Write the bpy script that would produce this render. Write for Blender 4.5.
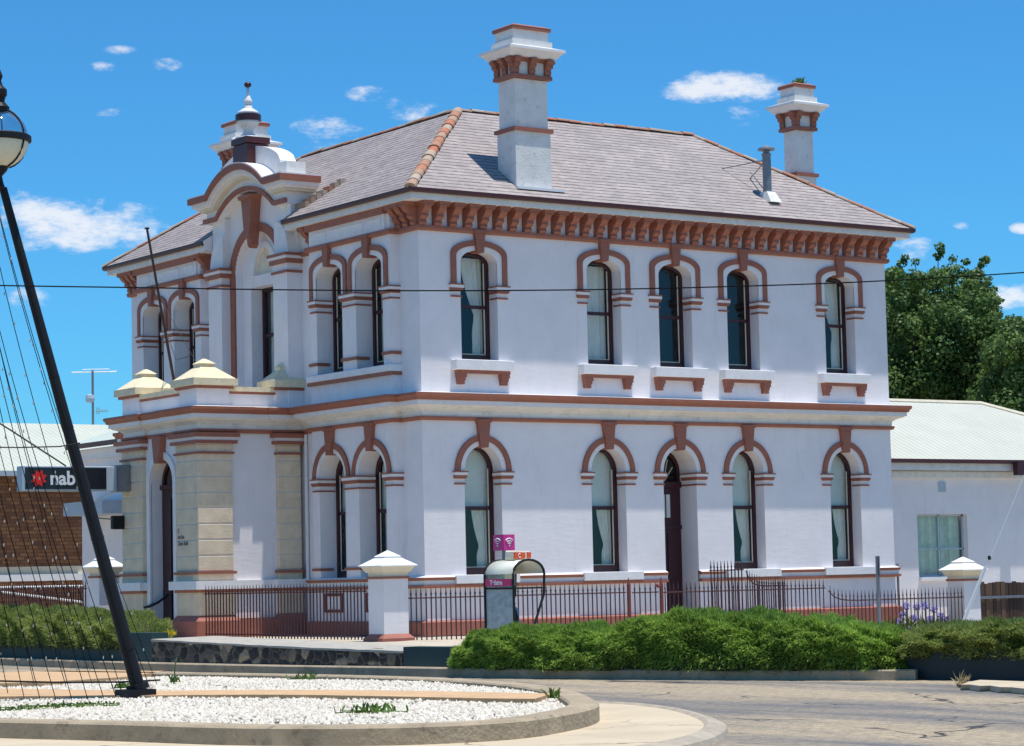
import bpy, math, random
import numpy as np
from mathutils import Vector, Matrix
from mathutils.geometry import tessellate_polygon
random.seed(7); rng = np.random.default_rng(11)
R = math.radians
for o in list(bpy.data.objects): bpy.data.objects.remove(o)
scene = bpy.context.scene
col = scene.collection

# ------------------------------------------------------------------ camera
CAM = np.array([-27.08723, -42.03024, 1.19205]); YAW, PITCH, ROLL, FPX = 0.96173, 0.0825, -0.02265, 2492.83
cF = np.array([math.cos(YAW)*math.cos(PITCH), math.sin(YAW)*math.cos(PITCH), math.sin(PITCH)])
cR = np.array([math.sin(YAW), -math.cos(YAW), 0.0]); cU = np.cross(cR, cF)
cR2 = cR*math.cos(ROLL)+cU*math.sin(ROLL); cU2 = -cR*math.sin(ROLL)+cU*math.cos(ROLL)
cam_d = bpy.data.cameras.new('camera'); cam = bpy.data.objects.new('camera', cam_d); col.objects.link(cam)
cam_d.sensor_width = 36; cam_d.lens = FPX/1024*36; cam_d.clip_start = 0.5; cam_d.clip_end = 4000
cam.matrix_world = Matrix(((cR2[0], cU2[0], -cF[0], CAM[0]), (cR2[1], cU2[1], -cF[1], CAM[1]), (cR2[2], cU2[2], -cF[2], CAM[2]), (0, 0, 0, 1)))
scene.camera = cam

# survey helpers: where a sight line meets a real plane of the place
def sight(u, v): return cF+cR2*(u-512)/FPX-cU2*(v-373)/FPX
def onplane(ax, val, u, v):
    d = sight(u, v); return CAM+d*((val-CAM[ax])/d[ax])
def hX(u, v, x): return onplane(0, x, u, v)
def hY(u, v, y): return onplane(1, y, u, v)
def hZ(u, v, z): return onplane(2, z, u, v)
def hD(u, v, D): return CAM+sight(u, v)*D

# ------------------------------------------------------------------ node helpers
def newmat(name):
    m = bpy.data.materials.new(name); m.use_nodes = True
    return m, m.node_tree, m.node_tree.nodes['Principled BSDF']
def N(nt, t, **kw):
    n = nt.nodes.new(t)
    for k, v in kw.items():
        if k in n.inputs.keys(): n.inputs[k].default_value = v
        else: setattr(n, k, v)
    return n
def rgba(c): return (c[0], c[1], c[2], 1)

# ------------------------------------------------------------------ light
SUN = Vector((0.066, -0.158, 1.0)).normalized()
elev = math.asin(SUN.z)
sl = bpy.data.lights.new('sun', 'SUN'); sun = bpy.data.objects.new('sun', sl); col.objects.link(sun)
sl.energy = 4.8; sl.angle = R(0.53); sl.color = (1, 0.965, 0.90)
sun.rotation_euler = SUN.to_track_quat('Z', 'Y').to_euler(); sun.location = (0, -20, 40)
w = bpy.data.worlds.new('World'); scene.world = w; w.use_nodes = True
nt = w.node_tree; bg = nt.nodes['Background']; bg.inputs['Strength'].default_value = 0.13
sky = N(nt, 'ShaderNodeTexSky', sky_type='NISHITA', sun_disc=False)
sky.sun_elevation = elev; sky.sun_rotation = math.atan2(SUN.x, SUN.y); sky.altitude = 600; sky.air_density = 1.0; sky.dust_density = 0.35; sky.ozone_density = 3.0
tc = N(nt, 'ShaderNodeTexCoord')
noise = N(nt, 'ShaderNodeTexNoise', Scale=42.0, Detail=10.0, Roughness=0.66)
mp = N(nt, 'ShaderNodeMapping'); mp.inputs['Scale'].default_value = (1, 1, 2.2)
nt.links.new(tc.outputs['Generated'], mp.inputs['Vector']); nt.links.new(mp.outputs['Vector'], noise.inputs['Vector'])
clouds = [(60, 222, 62, 30, 1.0), (115, 225, 52, 22, .95), (30, 212, 30, 22, .9), (718, 87, 66, 16, .85), (735, 116, 26, 11, .5), (330, 133, 40, 18, .75), (408, 106, 30, 14, .65), (368, 94, 22, 8, .45),
          (102, 70, 17, 8, .5), (166, 66, 16, 8, .55), (118, 114, 22, 6, .4), (908, 250, 28, 14, .75), (1012, 296, 34, 14, .95), (30, 298, 20, 12, .45), (1022, 228, 12, 6, .8), (961, 226, 8, 4, .5), (120, 50, 16, 5, .25)]
last = None
for (cu, cv, a, b, op) in clouds:
    c = Vector(sight(cu, cv)).normalized(); r_ = Vector(cR2); u_ = c.cross(r_) * -1; u_ = r_.cross(c) if r_.cross(c).z > 0 else c.cross(r_)
    dr = N(nt, 'ShaderNodeVectorMath', operation='DOT_PRODUCT'); dr.inputs[1].default_value = r_*(FPX/a)
    du = N(nt, 'ShaderNodeVectorMath', operation='DOT_PRODUCT'); du.inputs[1].default_value = u_.normalized()*(FPX/b)
    nt.links.new(tc.outputs['Generated'], dr.inputs[0]); nt.links.new(tc.outputs['Generated'], du.inputs[0])
    o1 = N(nt, 'ShaderNodeMath', operation='SUBTRACT'); o1.inputs[1].default_value = c.dot(r_)*(FPX/a); nt.links.new(dr.outputs['Value'], o1.inputs[0])
    o2 = N(nt, 'ShaderNodeMath', operation='SUBTRACT'); o2.inputs[1].default_value = 0.0; nt.links.new(du.outputs['Value'], o2.inputs[0])
    s1 = N(nt, 'ShaderNodeMath', operation='MULTIPLY'); nt.links.new(o1.outputs[0], s1.inputs[0]); nt.links.new(o1.outputs[0], s1.inputs[1])
    s2 = N(nt, 'ShaderNodeMath', operation='MULTIPLY_ADD'); nt.links.new(o2.outputs[0], s2.inputs[0]); nt.links.new(o2.outputs[0], s2.inputs[1]); nt.links.new(s1.outputs[0], s2.inputs[2])
    # keep to the right half of the sky sphere
    mr = N(nt, 'ShaderNodeMapRange'); mr.inputs['From Min'].default_value = 1.35; mr.inputs['From Max'].default_value = 0.0; mr.inputs['To Min'].default_value = 0; mr.inputs['To Max'].default_value = op
    nt.links.new(s2.outputs[0], mr.inputs['Value'])
    front = N(nt, 'ShaderNodeVectorMath', operation='DOT_PRODUCT'); front.inputs[1].default_value = c; nt.links.new(tc.outputs['Generated'], front.inputs[0])
    fg = N(nt, 'ShaderNodeMath', operation='GREATER_THAN'); fg.inputs[1].default_value = 0.5; nt.links.new(front.outputs['Value'], fg.inputs[0])
    mm = N(nt, 'ShaderNodeMath', operation='MULTIPLY'); nt.links.new(mr.outputs[0], mm.inputs[0]); nt.links.new(fg.outputs[0], mm.inputs[1])
    if last is None: last = mm.outputs[0]
    else:
        mx = N(nt, 'ShaderNodeMath', operation='MAXIMUM'); nt.links.new(last, mx.inputs[0]); nt.links.new(mm.outputs[0], mx.inputs[1]); last = mx.outputs[0]
# erode the lumps with noise
nz = N(nt, 'ShaderNodeMapRange'); nz.inputs['From Min'].default_value = 0.30; nz.inputs['From Max'].default_value = 0.72; nz.inputs["To Min"].default_value = -0.8; nz.inputs["To Max"].default_value = 0.75
nt.links.new(noise.outputs[0], nz.inputs['Value'])
gate = N(nt, 'ShaderNodeMapRange'); gate.inputs['From Max'].default_value = 0.2; nt.links.new(last, gate.inputs['Value'])
ad = N(nt, 'ShaderNodeMath', operation='MULTIPLY_ADD'); nt.links.new(nz.outputs[0], ad.inputs[0]); nt.links.new(gate.outputs[0], ad.inputs[1]); nt.links.new(last, ad.inputs[2])
cf = N(nt, 'ShaderNodeMapRange', interpolation_type='SMOOTHSTEP'); cf.inputs['From Min'].default_value = 0.06; cf.inputs['From Max'].default_value = 1.1; cf.inputs['To Max'].default_value = 0.88
nt.links.new(ad.outputs[0], cf.inputs['Value'])
hs = N(nt, 'ShaderNodeHueSaturation', Saturation=1.0, Value=1.0); nt.links.new(sky.outputs[0], hs.inputs['Color'])
SKYHS = hs
mix = N(nt, 'ShaderNodeMix', data_type='RGBA'); nt.links.new(cf.outputs[0], mix.inputs['Factor']); 
tint = N(nt, 'ShaderNodeVectorMath', operation='MULTIPLY'); tint.inputs[1].default_value = (.27, .77, 1.08); nt.links.new(hs.outputs[0], tint.inputs[0]); nt.links.new(tint.outputs[0], mix.inputs[6])
mix.inputs[7].default_value = (6.6, 6.8, 7.2, 1)
nt.links.new(mix.outputs[2], bg.inputs['Color'])
scene.view_settings.view_transform = 'Standard'; scene.view_settings.look = 'None'; scene.view_settings.exposure = 0.07; scene.view_settings.gamma = 1
scene.view_settings.use_curve_mapping = False
try:
    scene.cycles.max_bounces = 6; scene.cycles.transparent_max_bounces = 12; scene.cycles.use_denoising = True
except Exception: pass

# ------------------------------------------------------------------ materials
def coords(nt, obj=True):
    t = N(nt, 'ShaderNodeTexCoord'); return t.outputs['Object' if obj else 'UV']
def plain(name, c, rough=0.6, var=0.08, scale=3.0, bump=0.0, bscale=40, metallic=0.0, streak=False, dirt=None, dirtamt=0.3, spec=None, geo=False):
    m, nt, b = newmat(name)
    g = N(nt, 'ShaderNodeNewGeometry').outputs['Position'] if geo else coords(nt)
    n = N(nt, 'ShaderNodeTexNoise', Scale=scale, Detail=6.0, Roughness=0.6)
    if streak:
        mpn = N(nt, 'ShaderNodeMapping'); mpn.inputs['Scale'].default_value = (1, 1, .18); nt.links.new(g, mpn.inputs['Vector']); nt.links.new(mpn.outputs[0], n.inputs['Vector'])
    else: nt.links.new(g, n.inputs['Vector'])
    r = N(nt, 'ShaderNodeMapRange'); r.inputs['From Min'].default_value = .3; r.inputs['From Max'].default_value = .7; r.inputs['To Min'].default_value = 1-var; r.inputs['To Max'].default_value = 1+var
    nt.links.new(n.outputs[0], r.inputs['Value'])
    v = N(nt, 'ShaderNodeVectorMath', operation='SCALE'); v.inputs[0].default_value = c; nt.links.new(r.outputs[0], v.inputs['Scale'])
    out = v.outputs[0]
    if dirt:
        n2 = N(nt, 'ShaderNodeTexNoise', Scale=scale*2.3, Detail=8.0, Roughness=0.7); nt.links.new(g, n2.inputs['Vector'])
        r2 = N(nt, 'ShaderNodeMapRange'); r2.inputs['From Min'].default_value = .55; r2.inputs['From Max'].default_value = .72; r2.inputs['To Max'].default_value = dirtamt
        nt.links.new(n2.outputs[0], r2.inputs['Value'])
        mx = N(nt, 'ShaderNodeMix', data_type='RGBA'); nt.links.new(r2.outputs[0], mx.inputs['Factor']); nt.links.new(out, mx.inputs[6]); mx.inputs[7].default_value = rgba(dirt); out = mx.outputs[2]
    nt.links.new(out, b.inputs['Base Color']); b.inputs['Roughness'].default_value = rough; b.inputs['Metallic'].default_value = metallic
    if spec is not None: b.inputs['Specular IOR Level'].default_value = spec
    if bump:
        n3 = N(nt, 'ShaderNodeTexNoise', Scale=bscale, Detail=5.0); nt.links.new(g, n3.inputs['Vector'])
        bp = N(nt, 'ShaderNodeBump', Strength=bump, Distance=0.02); nt.links.new(n3.outputs[0], bp.inputs['Height']); nt.links.new(bp.outputs[0], b.inputs['Normal'])
    return m
M = {}
def wall_mat():
    # painted render with faint horizontal ashlar lines showing through
    m, nt, b = newmat('painted_render'); g = coords(nt)
    n = N(nt, 'ShaderNodeTexNoise', Scale=1.3, Detail=7.0, Roughness=.65); nt.links.new(g, n.inputs['Vector'])
    mpn = N(nt, 'ShaderNodeMapping'); mpn.inputs['Scale'].default_value = (2.5, 2.5, .35); nt.links.new(g, mpn.inputs['Vector'])
    n2 = N(nt, 'ShaderNodeTexNoise', Scale=2.0, Detail=6.0, Roughness=.7); nt.links.new(mpn.outputs[0], n2.inputs['Vector'])
    r = N(nt, 'ShaderNodeMapRange'); r.inputs['From Min'].default_value = .35; r.inputs['From Max'].default_value = .65; r.inputs['To Min'].default_value = .95; r.inputs['To Max'].default_value = 1.03; nt.links.new(n.outputs[0], r.inputs['Value'])
    r2 = N(nt, 'ShaderNodeMapRange'); r2.inputs['From Min'].default_value = .56; r2.inputs['From Max'].default_value = .76; r2.inputs['To Max'].default_value = .34; nt.links.new(n2.outputs[0], r2.inputs['Value'])
    v = N(nt, 'ShaderNodeVectorMath', operation='SCALE'); v.inputs[0].default_value = (.84, .79, .785); nt.links.new(r.outputs[0], v.inputs['Scale'])
    mx = N(nt, 'ShaderNodeMix', data_type='RGBA'); nt.links.new(r2.outputs[0], mx.inputs['Factor']); nt.links.new(v.outputs[0], mx.inputs[6]); mx.inputs[7].default_value = (.50, .49, .50, 1)
    mp5 = N(nt, 'ShaderNodeMapping'); mp5.inputs['Scale'].default_value = (7, 7, .5); nt.links.new(g, mp5.inputs['Vector'])
    n5 = N(nt, 'ShaderNodeTexNoise', Scale=2.0, Detail=8.0, Roughness=.75); nt.links.new(mp5.outputs[0], n5.inputs['Vector'])
    r5 = N(nt, 'ShaderNodeMapRange'); r5.inputs['From Min'].default_value = .60; r5.inputs['From Max'].default_value = .74; r5.inputs['To Max'].default_value = .42; nt.links.new(n5.outputs[0], r5.inputs['Value'])
    mx5 = N(nt, 'ShaderNodeMix', data_type='RGBA'); nt.links.new(r5.outputs[0], mx5.inputs['Factor']); nt.links.new(mx.outputs[2], mx5.inputs[6]); mx5.inputs[7].default_value = (.46, .43, .40, 1)
    nt.links.new(mx5.outputs[2], b.inputs['Base Color']); b.inputs['Roughness'].default_value = .75; b.inputs['Specular IOR Level'].default_value = .25
    mp3 = N(nt, 'ShaderNodeMapping'); mp3.inputs['Scale'].default_value = (.7, .7, 3.4); nt.links.new(g, mp3.inputs['Vector'])
    n3 = N(nt, 'ShaderNodeTexNoise', Scale=4.0, Detail=4.0, Roughness=.6); nt.links.new(mp3.outputs[0], n3.inputs['Vector'])
    bp = N(nt, 'ShaderNodeBump', Strength=.5, Distance=.008); nt.links.new(n3.outputs[0], bp.inputs['Height']); nt.links.new(bp.outputs[0], b.inputs['Normal'])
    return m
M['wall'] = wall_mat()
M['white'] = plain('white_paint', (.82, .785, .77), .6, .05, 4, .15, 30, dirt=(.45, .42, .38), dirtamt=.25)
M['whitedirty'] = plain('weathered_white_paint', (.76, .74, .70), .7, .08, 3, .3, 25, dirt=(.36, .31, .24), dirtamt=.5)
M['brown'] = plain('terracotta_brown_paint', (.34, .118, .072), .6, .10, 5, .15, 30, dirt=(.12, .07, .06), dirtamt=.3)
M['maroon'] = plain('maroon_paint', (.045, .008, .013), .4, .12, 4)
M['gutter'] = plain('maroon_gutter_paint', (.075, .018, .018), .45, .12, 4)
M['darkred'] = plain('oxide_red_paint', (.17, .035, .030), .55, .15, 5)
M['red'] = plain('red_plinth_paint', (.36, .125, .085), .7, .12, 4, .2, 30, dirt=(.22, .09, .07), dirtamt=.3)
M['cream'] = plain('cream_paint', (.74, .66, .50), .7, .07, 3, .3, 25, dirt=(.38, .31, .2), dirtamt=.4)
M['beige'] = plain('beige_rusticated_stone', (.74, .60, .43), .8, .12, 3, .4, 30, dirt=(.36, .31, .25), dirtamt=.4)
M['joint'] = plain('pale_mortar', (.62, .59, .55), .85, .06, 5)
M['capstone'] = plain('lichened_capstone', (.80, .68, .45), .85, .1, 6, .4, 30, dirt=(.33, .3, .22), dirtamt=.55)
M['concrete'] = plain('concrete', (.50, .43, .33), .85, .12, 1.5, .3, 20, dirt=(.34, .29, .22), dirtamt=.5)
M['kerb'] = plain('kerb_concrete', (.38, .30, .20), .9, .22, 2.2, .8, 22, dirt=(.11, .09, .065), dirtamt=.8)
M['greenpaint'] = plain('dark_green_paint', (.010, .040, .042), .6, .12, 3, .3, 18, dirt=(.03, .05, .045), dirtamt=.5)
M['black'] = plain('black_paint', (.012, .012, .014), .55, .2, 6, .1, 20, spec=.25)
M['cable'] = plain('black_cable', (.012, .012, .013), .95, .1, 6, spec=.02)
M['galv'] = plain('galvanised_steel', (.22, .23, .25), .5, .15, 6, metallic=.4)
M['whitemetal'] = plain('white_metal', (.78, .79, .80), .4, .05, 5)
M['lightgrey'] = plain('light_grey_metal', (.42, .50, .56), .45, .06, 4)
M['interior'] = plain('interior_dark', (.035, .035, .04), .9, .1, 2)  # near-black colour stands in for the gloom of the rooms
M['blind'] = plain('pale_blind', (.66, .70, .66), .8, .06, 2)
M['curtain'] = plain('pale_curtain', (.78, .77, .70), .9, .08, 3)
M['bluereflect'] = None
def glass_mat(name='window_glass', tint=(.90, .93, .92), fac=.0):
    m = bpy.data.materials.new(name); m.use_nodes = True; nt = m.node_tree; nt.nodes.clear()
    o = N(nt, 'ShaderNodeOutputMaterial'); t = N(nt, 'ShaderNodeBsdfTransparent', Color=rgba(tint)); g = N(nt, 'ShaderNodeBsdfGlossy', Roughness=.03, Color=(.9, .95, 1, 1))
    f = N(nt, 'ShaderNodeLayerWeight', Blend=.5); pw = N(nt, 'ShaderNodeMath', operation='POWER'); pw.inputs[1].default_value = 4; nt.links.new(f.outputs['Facing'], pw.inputs[0]); a = N(nt, 'ShaderNodeMath', operation='MULTIPLY_ADD'); a.inputs[1].default_value = .6; a.inputs[2].default_value = .045+fac; nt.links.new(pw.outputs[0], a.inputs[0])
    x = N(nt, 'ShaderNodeMixShader'); nt.links.new(a.outputs[0], x.inputs[0]); nt.links.new(t.outputs[0], x.inputs[1]); nt.links.new(g.outputs[0], x.inputs[2]); nt.links.new(x.outputs[0], o.inputs[0])
    return m
M['glass'] = glass_mat()
M['globe'] = glass_mat('lamp_globe_glass', (.95, .97, .98), .26)
def slate():
    m, nt, b = newmat('slate_roof')
    uv = N(nt, 'ShaderNodeUVMap').outputs[0]
    nw = N(nt, 'ShaderNodeTexNoise', Scale=2.4, Detail=4.0); nt.links.new(uv, nw.inputs['Vector'])
    ds = N(nt, 'ShaderNodeVectorMath', operation='MULTIPLY_ADD'); ds.inputs[1].default_value = (.03, .06, 0); nt.links.new(nw.outputs['Color'], ds.inputs[0]); nt.links.new(uv, ds.inputs[2])
    br = N(nt, 'ShaderNodeTexBrick', Scale=1.0); br.inputs['Brick Width'].default_value = .26; br.inputs['Row Height'].default_value = .16; br.inputs['Mortar Size'].default_value = .004; br.inputs['Mortar Smooth'].default_value = .3
    br.inputs['Color1'].default_value = (.325, .275, .255, 1); br.inputs['Color2'].default_value = (.40, .34, .315, 1); br.inputs['Mortar'].default_value = (.24, .20, .20, 1); br.offset = .5
    nt.links.new(ds.outputs[0], br.inputs['Vector'])
    n = N(nt, 'ShaderNodeTexNoise', Scale=.9, Detail=8.0, Roughness=.7); nt.links.new(uv, n.inputs['Vector'])
    r = N(nt, 'ShaderNodeMapRange'); r.inputs['From Min'].default_value = .3; r.inputs['From Max'].default_value = .7; r.inputs['To Min'].default_value = .82; r.inputs['To Max'].default_value = 1.15; nt.links.new(n.outputs[0], r.inputs['Value'])
    sx = N(nt, 'ShaderNodeSeparateXYZ'); nt.links.new(ds.outputs[0], sx.inputs[0])
    dv = N(nt, 'ShaderNodeMath', operation='DIVIDE'); dv.inputs[1].default_value = .16; nt.links.new(sx.outputs[1], dv.inputs[0])
    fr = N(nt, 'ShaderNodeMath', operation='FRACT'); nt.links.new(dv.outputs[0], fr.inputs[0])
    # joint and course shadow painted as one dark line, broken by noise
    nj = N(nt, 'ShaderNodeTexNoise', Scale=5.0, Detail=3.0); nt.links.new(uv, nj.inputs['Vector'])
    wj = N(nt, 'ShaderNodeMapRange'); wj.inputs['From Min'].default_value = .38; wj.inputs['From Max'].default_value = .62; wj.inputs['To Min'].default_value = .14; wj.inputs['To Max'].default_value = .32; nt.links.new(nj.outputs[0], wj.inputs['Value'])
    lt = N(nt, 'ShaderNodeMath', operation='LESS_THAN'); nt.links.new(fr.outputs[0], lt.inputs[0]); nt.links.new(wj.outputs[0], lt.inputs[1])
    v = N(nt, 'ShaderNodeVectorMath', operation='SCALE'); nt.links.new(br.outputs['Color'], v.inputs[0]); nt.links.new(r.outputs[0], v.inputs['Scale'])
    mx = N(nt, 'ShaderNodeMix', data_type='RGBA'); nt.links.new(lt.outputs[0], mx.inputs['Factor']); nt.links.new(v.outputs[0], mx.inputs[6]); mx.inputs[7].default_value = (.12, .10, .10, 1)
    nt.links.new(mx.outputs[2], b.inputs['Base Color']); b.inputs['Roughness'].default_value = .65
    iv = N(nt, 'ShaderNodeMath', operation='SUBTRACT'); iv.inputs[0].default_value = 1; nt.links.new(fr.outputs[0], iv.inputs[1])
    bp = N(nt, 'ShaderNodeBump', Strength=.6, Distance=.02); nt.links.new(iv.outputs[0], bp.inputs['Height']); nt.links.new(bp.outputs[0], b.inputs['Normal'])
    return m
M['slate'] = slate()
def perisland(name, c1, c2, rough=.8, c3=None):
    m, nt, b = newmat(name); g = N(nt, 'ShaderNodeNewGeometry'); cr = N(nt, 'ShaderNodeValToRGB')
    cr.color_ramp.elements[0].color = rgba(c1); cr.color_ramp.elements[1].color = rgba(c2)
    if c3: e = cr.color_ramp.elements.new(.5); e.color = rgba(c3)
    nt.links.new(g.outputs['Random Per Island'], cr.inputs[0]); nt.links.new(cr.outputs[0], b.inputs['Base Color']); b.inputs['Roughness'].default_value = rough
    b.inputs['Specular IOR Level'].default_value = .2
    return m
M['terra'] = perisland('terracotta_ridge_tiles', (.46, .17, .10), (.46, .38, .30), .85, (.40, .25, .17))
M['gravel'] = perisland('white_pebbles', (.46, .41, .33), (.74, .69, .60), .9)
def leafmat(name, a, b_, c_=None, trans=.3):
    m, nt, b = newmat(name); g = N(nt, 'ShaderNodeNewGeometry'); cr = N(nt, 'ShaderNodeValToRGB')
    cr.color_ramp.elements[0].color = rgba(a); cr.color_ramp.elements[1].color = rgba(b_)
    if c_: e = cr.color_ramp.elements.new(.85); e.color = rgba(c_); 
    n = N(nt, 'ShaderNodeTexNoise', Scale=1.4, Detail=3.0); nt.links.new(coords(nt), n.inputs['Vector'])
    mxx = N(nt, 'ShaderNodeMath', operation='MULTIPLY_ADD'); mxx.inputs[1].default_value = .6; nt.links.new(g.outputs['Random Per Island'], mxx.inputs[0])
    mr = N(nt, 'ShaderNodeMapRange'); mr.inputs['From Min'].default_value = .35; mr.inputs['From Max'].default_value = .65; mr.inputs['To Max'].default_value = .4; nt.links.new(n.outputs[0], mr.inputs['Value'])
    nt.links.new(mr.outputs[0], mxx.inputs[2]); nt.links.new(mxx.outputs[0], cr.inputs[0])
    nt.links.new(cr.outputs[0], b.inputs['Base Color']); b.inputs['Roughness'].default_value = .55; b.inputs['Specular IOR Level'].default_value = .3
    o = nt.nodes['Material Output']; t = N(nt, 'ShaderNodeBsdfTranslucent'); nt.links.new(cr.outputs[0], t.inputs['Color'])
    x = N(nt, 'ShaderNodeMixShader'); x.inputs[0].default_value = trans; nt.links.new(b.outputs[0], x.inputs[1]); nt.links.new(t.outputs[0], x.inputs[2]); nt.links.new(x.outputs[0], o.inputs[0])
    return m
M['juniper'] = leafmat('juniper_foliage', (.09, .18, .03), (.48, .66, .12), trans=.5)
M['rosemary'] = leafmat('hedge_foliage', (.13, .20, .035), (.46, .55, .12), (.42, .46, .14), trans=.5)
M['treeleaf'] = leafmat('tree_leaves', (.030, .070, .020), (.19, .30, .07), trans=.35)
M['twig'] = plain('twiggy_core', (.022, .026, .012), .9, .3, 8)
M['bark'] = plain('bark', (.09, .07, .05), .9, .3, 6, .6, 12)
M['drygrass'] = leafmat('dry_grass', (.4, .3, .14), (.6, .48, .26))
M['weed'] = leafmat('weed_leaves', (.06, .12, .02), (.16, .26, .05))
M['yellowflower'] = leafmat('yellow_leaves', (.5, .38, .02), (.75, .6, .05))
M['purpleflower'] = leafmat('purple_petals', (.36, .32, .70), (.62, .58, .88))
M['stem'] = plain('green_stem', (.08, .14, .04), .7, .1)

# ------------------------------------------------------------------ mesh builder
def arc(uc, half, zs, rise, n=20, z_up=None):
    return [(uc-half*math.cos(math.pi*i/n), zs+rise*math.sin(math.pi*i/n)) for i in range(n+1)]
FL = lambda u, d, z: (u, -d, z)        # long front
FS = lambda u, d, z: (-d, u, z)        # side with the portico
class MB:
    def __init__(s): s.v = []; s.f = []; s.uv = None
    def quad(s, *p):
        b = len(s.v); s.v += [tuple(q) for q in p]; s.f.append(tuple(range(b, b+len(p))))
    def box(s, x0, x1, y0, y1, z0, z1):
        b = len(s.v); s.v += [(x, y, z) for z in (z0, z1) for y in (y0, y1) for x in (x0, x1)]
        s.f += [tuple(b+i for i in q) for q in ((0, 2, 3, 1), (4, 5, 7, 6), (0, 1, 5, 4), (1, 3, 7, 5), (3, 2, 6, 7), (2, 0, 4, 6))]
    def fbox(s, F, u0, u1, d0, d1, z0, z1):
        b = len(s.v); s.v += [F(u, d, z) for z in (z0, z1) for d in (d0, d1) for u in (u0, u1)]
        s.f += [tuple(b+i for i in q) for q in ((0, 2, 3, 1), (4, 5, 7, 6), (0, 1, 5, 4), (1, 3, 7, 5), (3, 2, 6, 7), (2, 0, 4, 6))]
    def frustum(s, x0, x1, y0, y1, z0, X0, X1, Y0, Y1, z1):
        b = len(s.v); s.v += [(x0, y0, z0), (x1, y0, z0), (x1, y1, z0), (x0, y1, z0), (X0, Y0, z1), (X1, Y0, z1), (X1, Y1, z1), (X0, Y1, z1)]
        s.f += [tuple(b+i for i in q) for q in ((3, 2, 1, 0), (4, 5, 6, 7), (0, 1, 5, 4), (1, 2, 6, 5), (2, 3, 7, 6), (3, 0, 4, 7))]
    def prism(s, F, poly, d0, d1):
        """poly of (u,z) closed, extruded from depth d0 to d1"""
        n = len(poly); b = len(s.v)
        s.v += [F(u, d0, z) for u, z in poly]+[F(u, d1, z) for u, z in poly]
        tri = tessellate_polygon([[Vector((u, z, 0)) for u, z in poly]])
        for t in tri: s.f.append(tuple(b+i for i in t)); s.f.append(tuple(b+n+i for i in reversed(t)))
        for i in range(n): j = (i+1) % n; s.f.append((b+i, b+j, b+n+j, b+n+i))
    def band(s, F, inner, outer, d0, d1):
        n = len(inner); b = len(s.v)
        for c, d in ((inner, d0), (outer, d0), (inner, d1), (outer, d1)): s.v += [F(u, d, z) for u, z in c]
        for i in range(n-1):
            s.f += [(b+2*n+i, b+2*n+i+1, b+3*n+i+1, b+3*n+i), (b+i, b+n+i, b+n+i+1, b+i+1), (b+i, b+i+1, b+2*n+i+1, b+2*n+i), (b+n+i, b+3*n+i, b+3*n+i+1, b+n+i+1)]
        for i in (0, n-1): s.f.append((b+i, b+n+i, b+3*n+i, b+2*n+i))
    def plate(s, F, outer, holes, d):
        """flat wall with holes (no thickness)"""
        loops = [[Vector((u, z, 0)) for u, z in outer]]+[[Vector((u, z, 0)) for u, z in h] for h in holes]
        b = len(s.v); flat = [p for l in loops for p in l]; s.v += [F(p.x, d, p.y) for p in flat]
        for t in tessellate_polygon(loops): s.f.append(tuple(b+i for i in t))
    def reveal(s, F, outline, d0, d1, closed=True):
        n = len(outline); b = len(s.v); s.v += [F(u, d0, z) for u, z in outline]+[F(u, d1, z) for u, z in outline]
        for i in range(n if closed else n-1): j = (i+1) % n; s.f.append((b+i, b+j, b+n+j, b+n+i))
    def sweep(s, path, prof, closed=False, z=0):
        """path: plan points, outward on the left; prof: closed (offset, z) polygon"""
        n = len(path); P = [np.array(p, float) for p in path]; offs = []
        for i in range(n):
            d0 = P[i]-P[i-1] if (closed or i > 0) else None; d1 = P[(i+1) % n]-P[i] if (closed or i < n-1) else None
            nn = []
            for d in (d0, d1):
                if d is not None: d = d/np.linalg.norm(d); nn.append(np.array([-d[1], d[0]]))
            if len(nn) == 2:
                m = nn[0]+nn[1]; m = m/(m@nn[0]) if abs(m@nn[0]) > 1e-6 else nn[0]
            else: m = nn[0]
            offs.append(m)
        b = len(s.v); k = len(prof)
        for i in range(n):
            for (o, zz) in prof: q = P[i]+offs[i]*o; s.v.append((q[0], q[1], zz+z))
        for i in range(n if closed else n-1):
            a, c = b+i*k, b+((i+1) % n)*k
            for j in range(k): l = (j+1) % k; s.f.append((a+j, c+j, c+l, a+l))
        if not closed: s.f.append(tuple(b+j for j in range(k))); s.f.append(tuple(b+(n-1)*k+j for j in reversed(range(k))))
    def tube(s, pts, r, n=6, cap=True):
        pts = [Vector(p) for p in pts]; rr = r if isinstance(r, (list, tuple)) else [r]*len(pts); b = len(s.v)
        for i, p in enumerate(pts):
            t = (pts[min(i+1, len(pts)-1)]-pts[max(i-1, 0)]).normalized(); a = t.cross(Vector((0, 0, 1)) if abs(t.z) < .9 else Vector((1, 0, 0))).normalized(); c = t.cross(a)
            for k in range(n): q = p+(a*math.cos(2*math.pi*k/n)+c*math.sin(2*math.pi*k/n))*rr[i]; s.v.append(tuple(q))
        for i in range(len(pts)-1):
            for k in range(n): l = (k+1) % n; s.f.append((b+i*n+k, b+i*n+l, b+(i+1)*n+l, b+(i+1)*n+k))
        if cap: s.f.append(tuple(b+k for k in reversed(range(n)))); s.f.append(tuple(b+(len(pts)-1)*n+k for k in range(n)))
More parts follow.
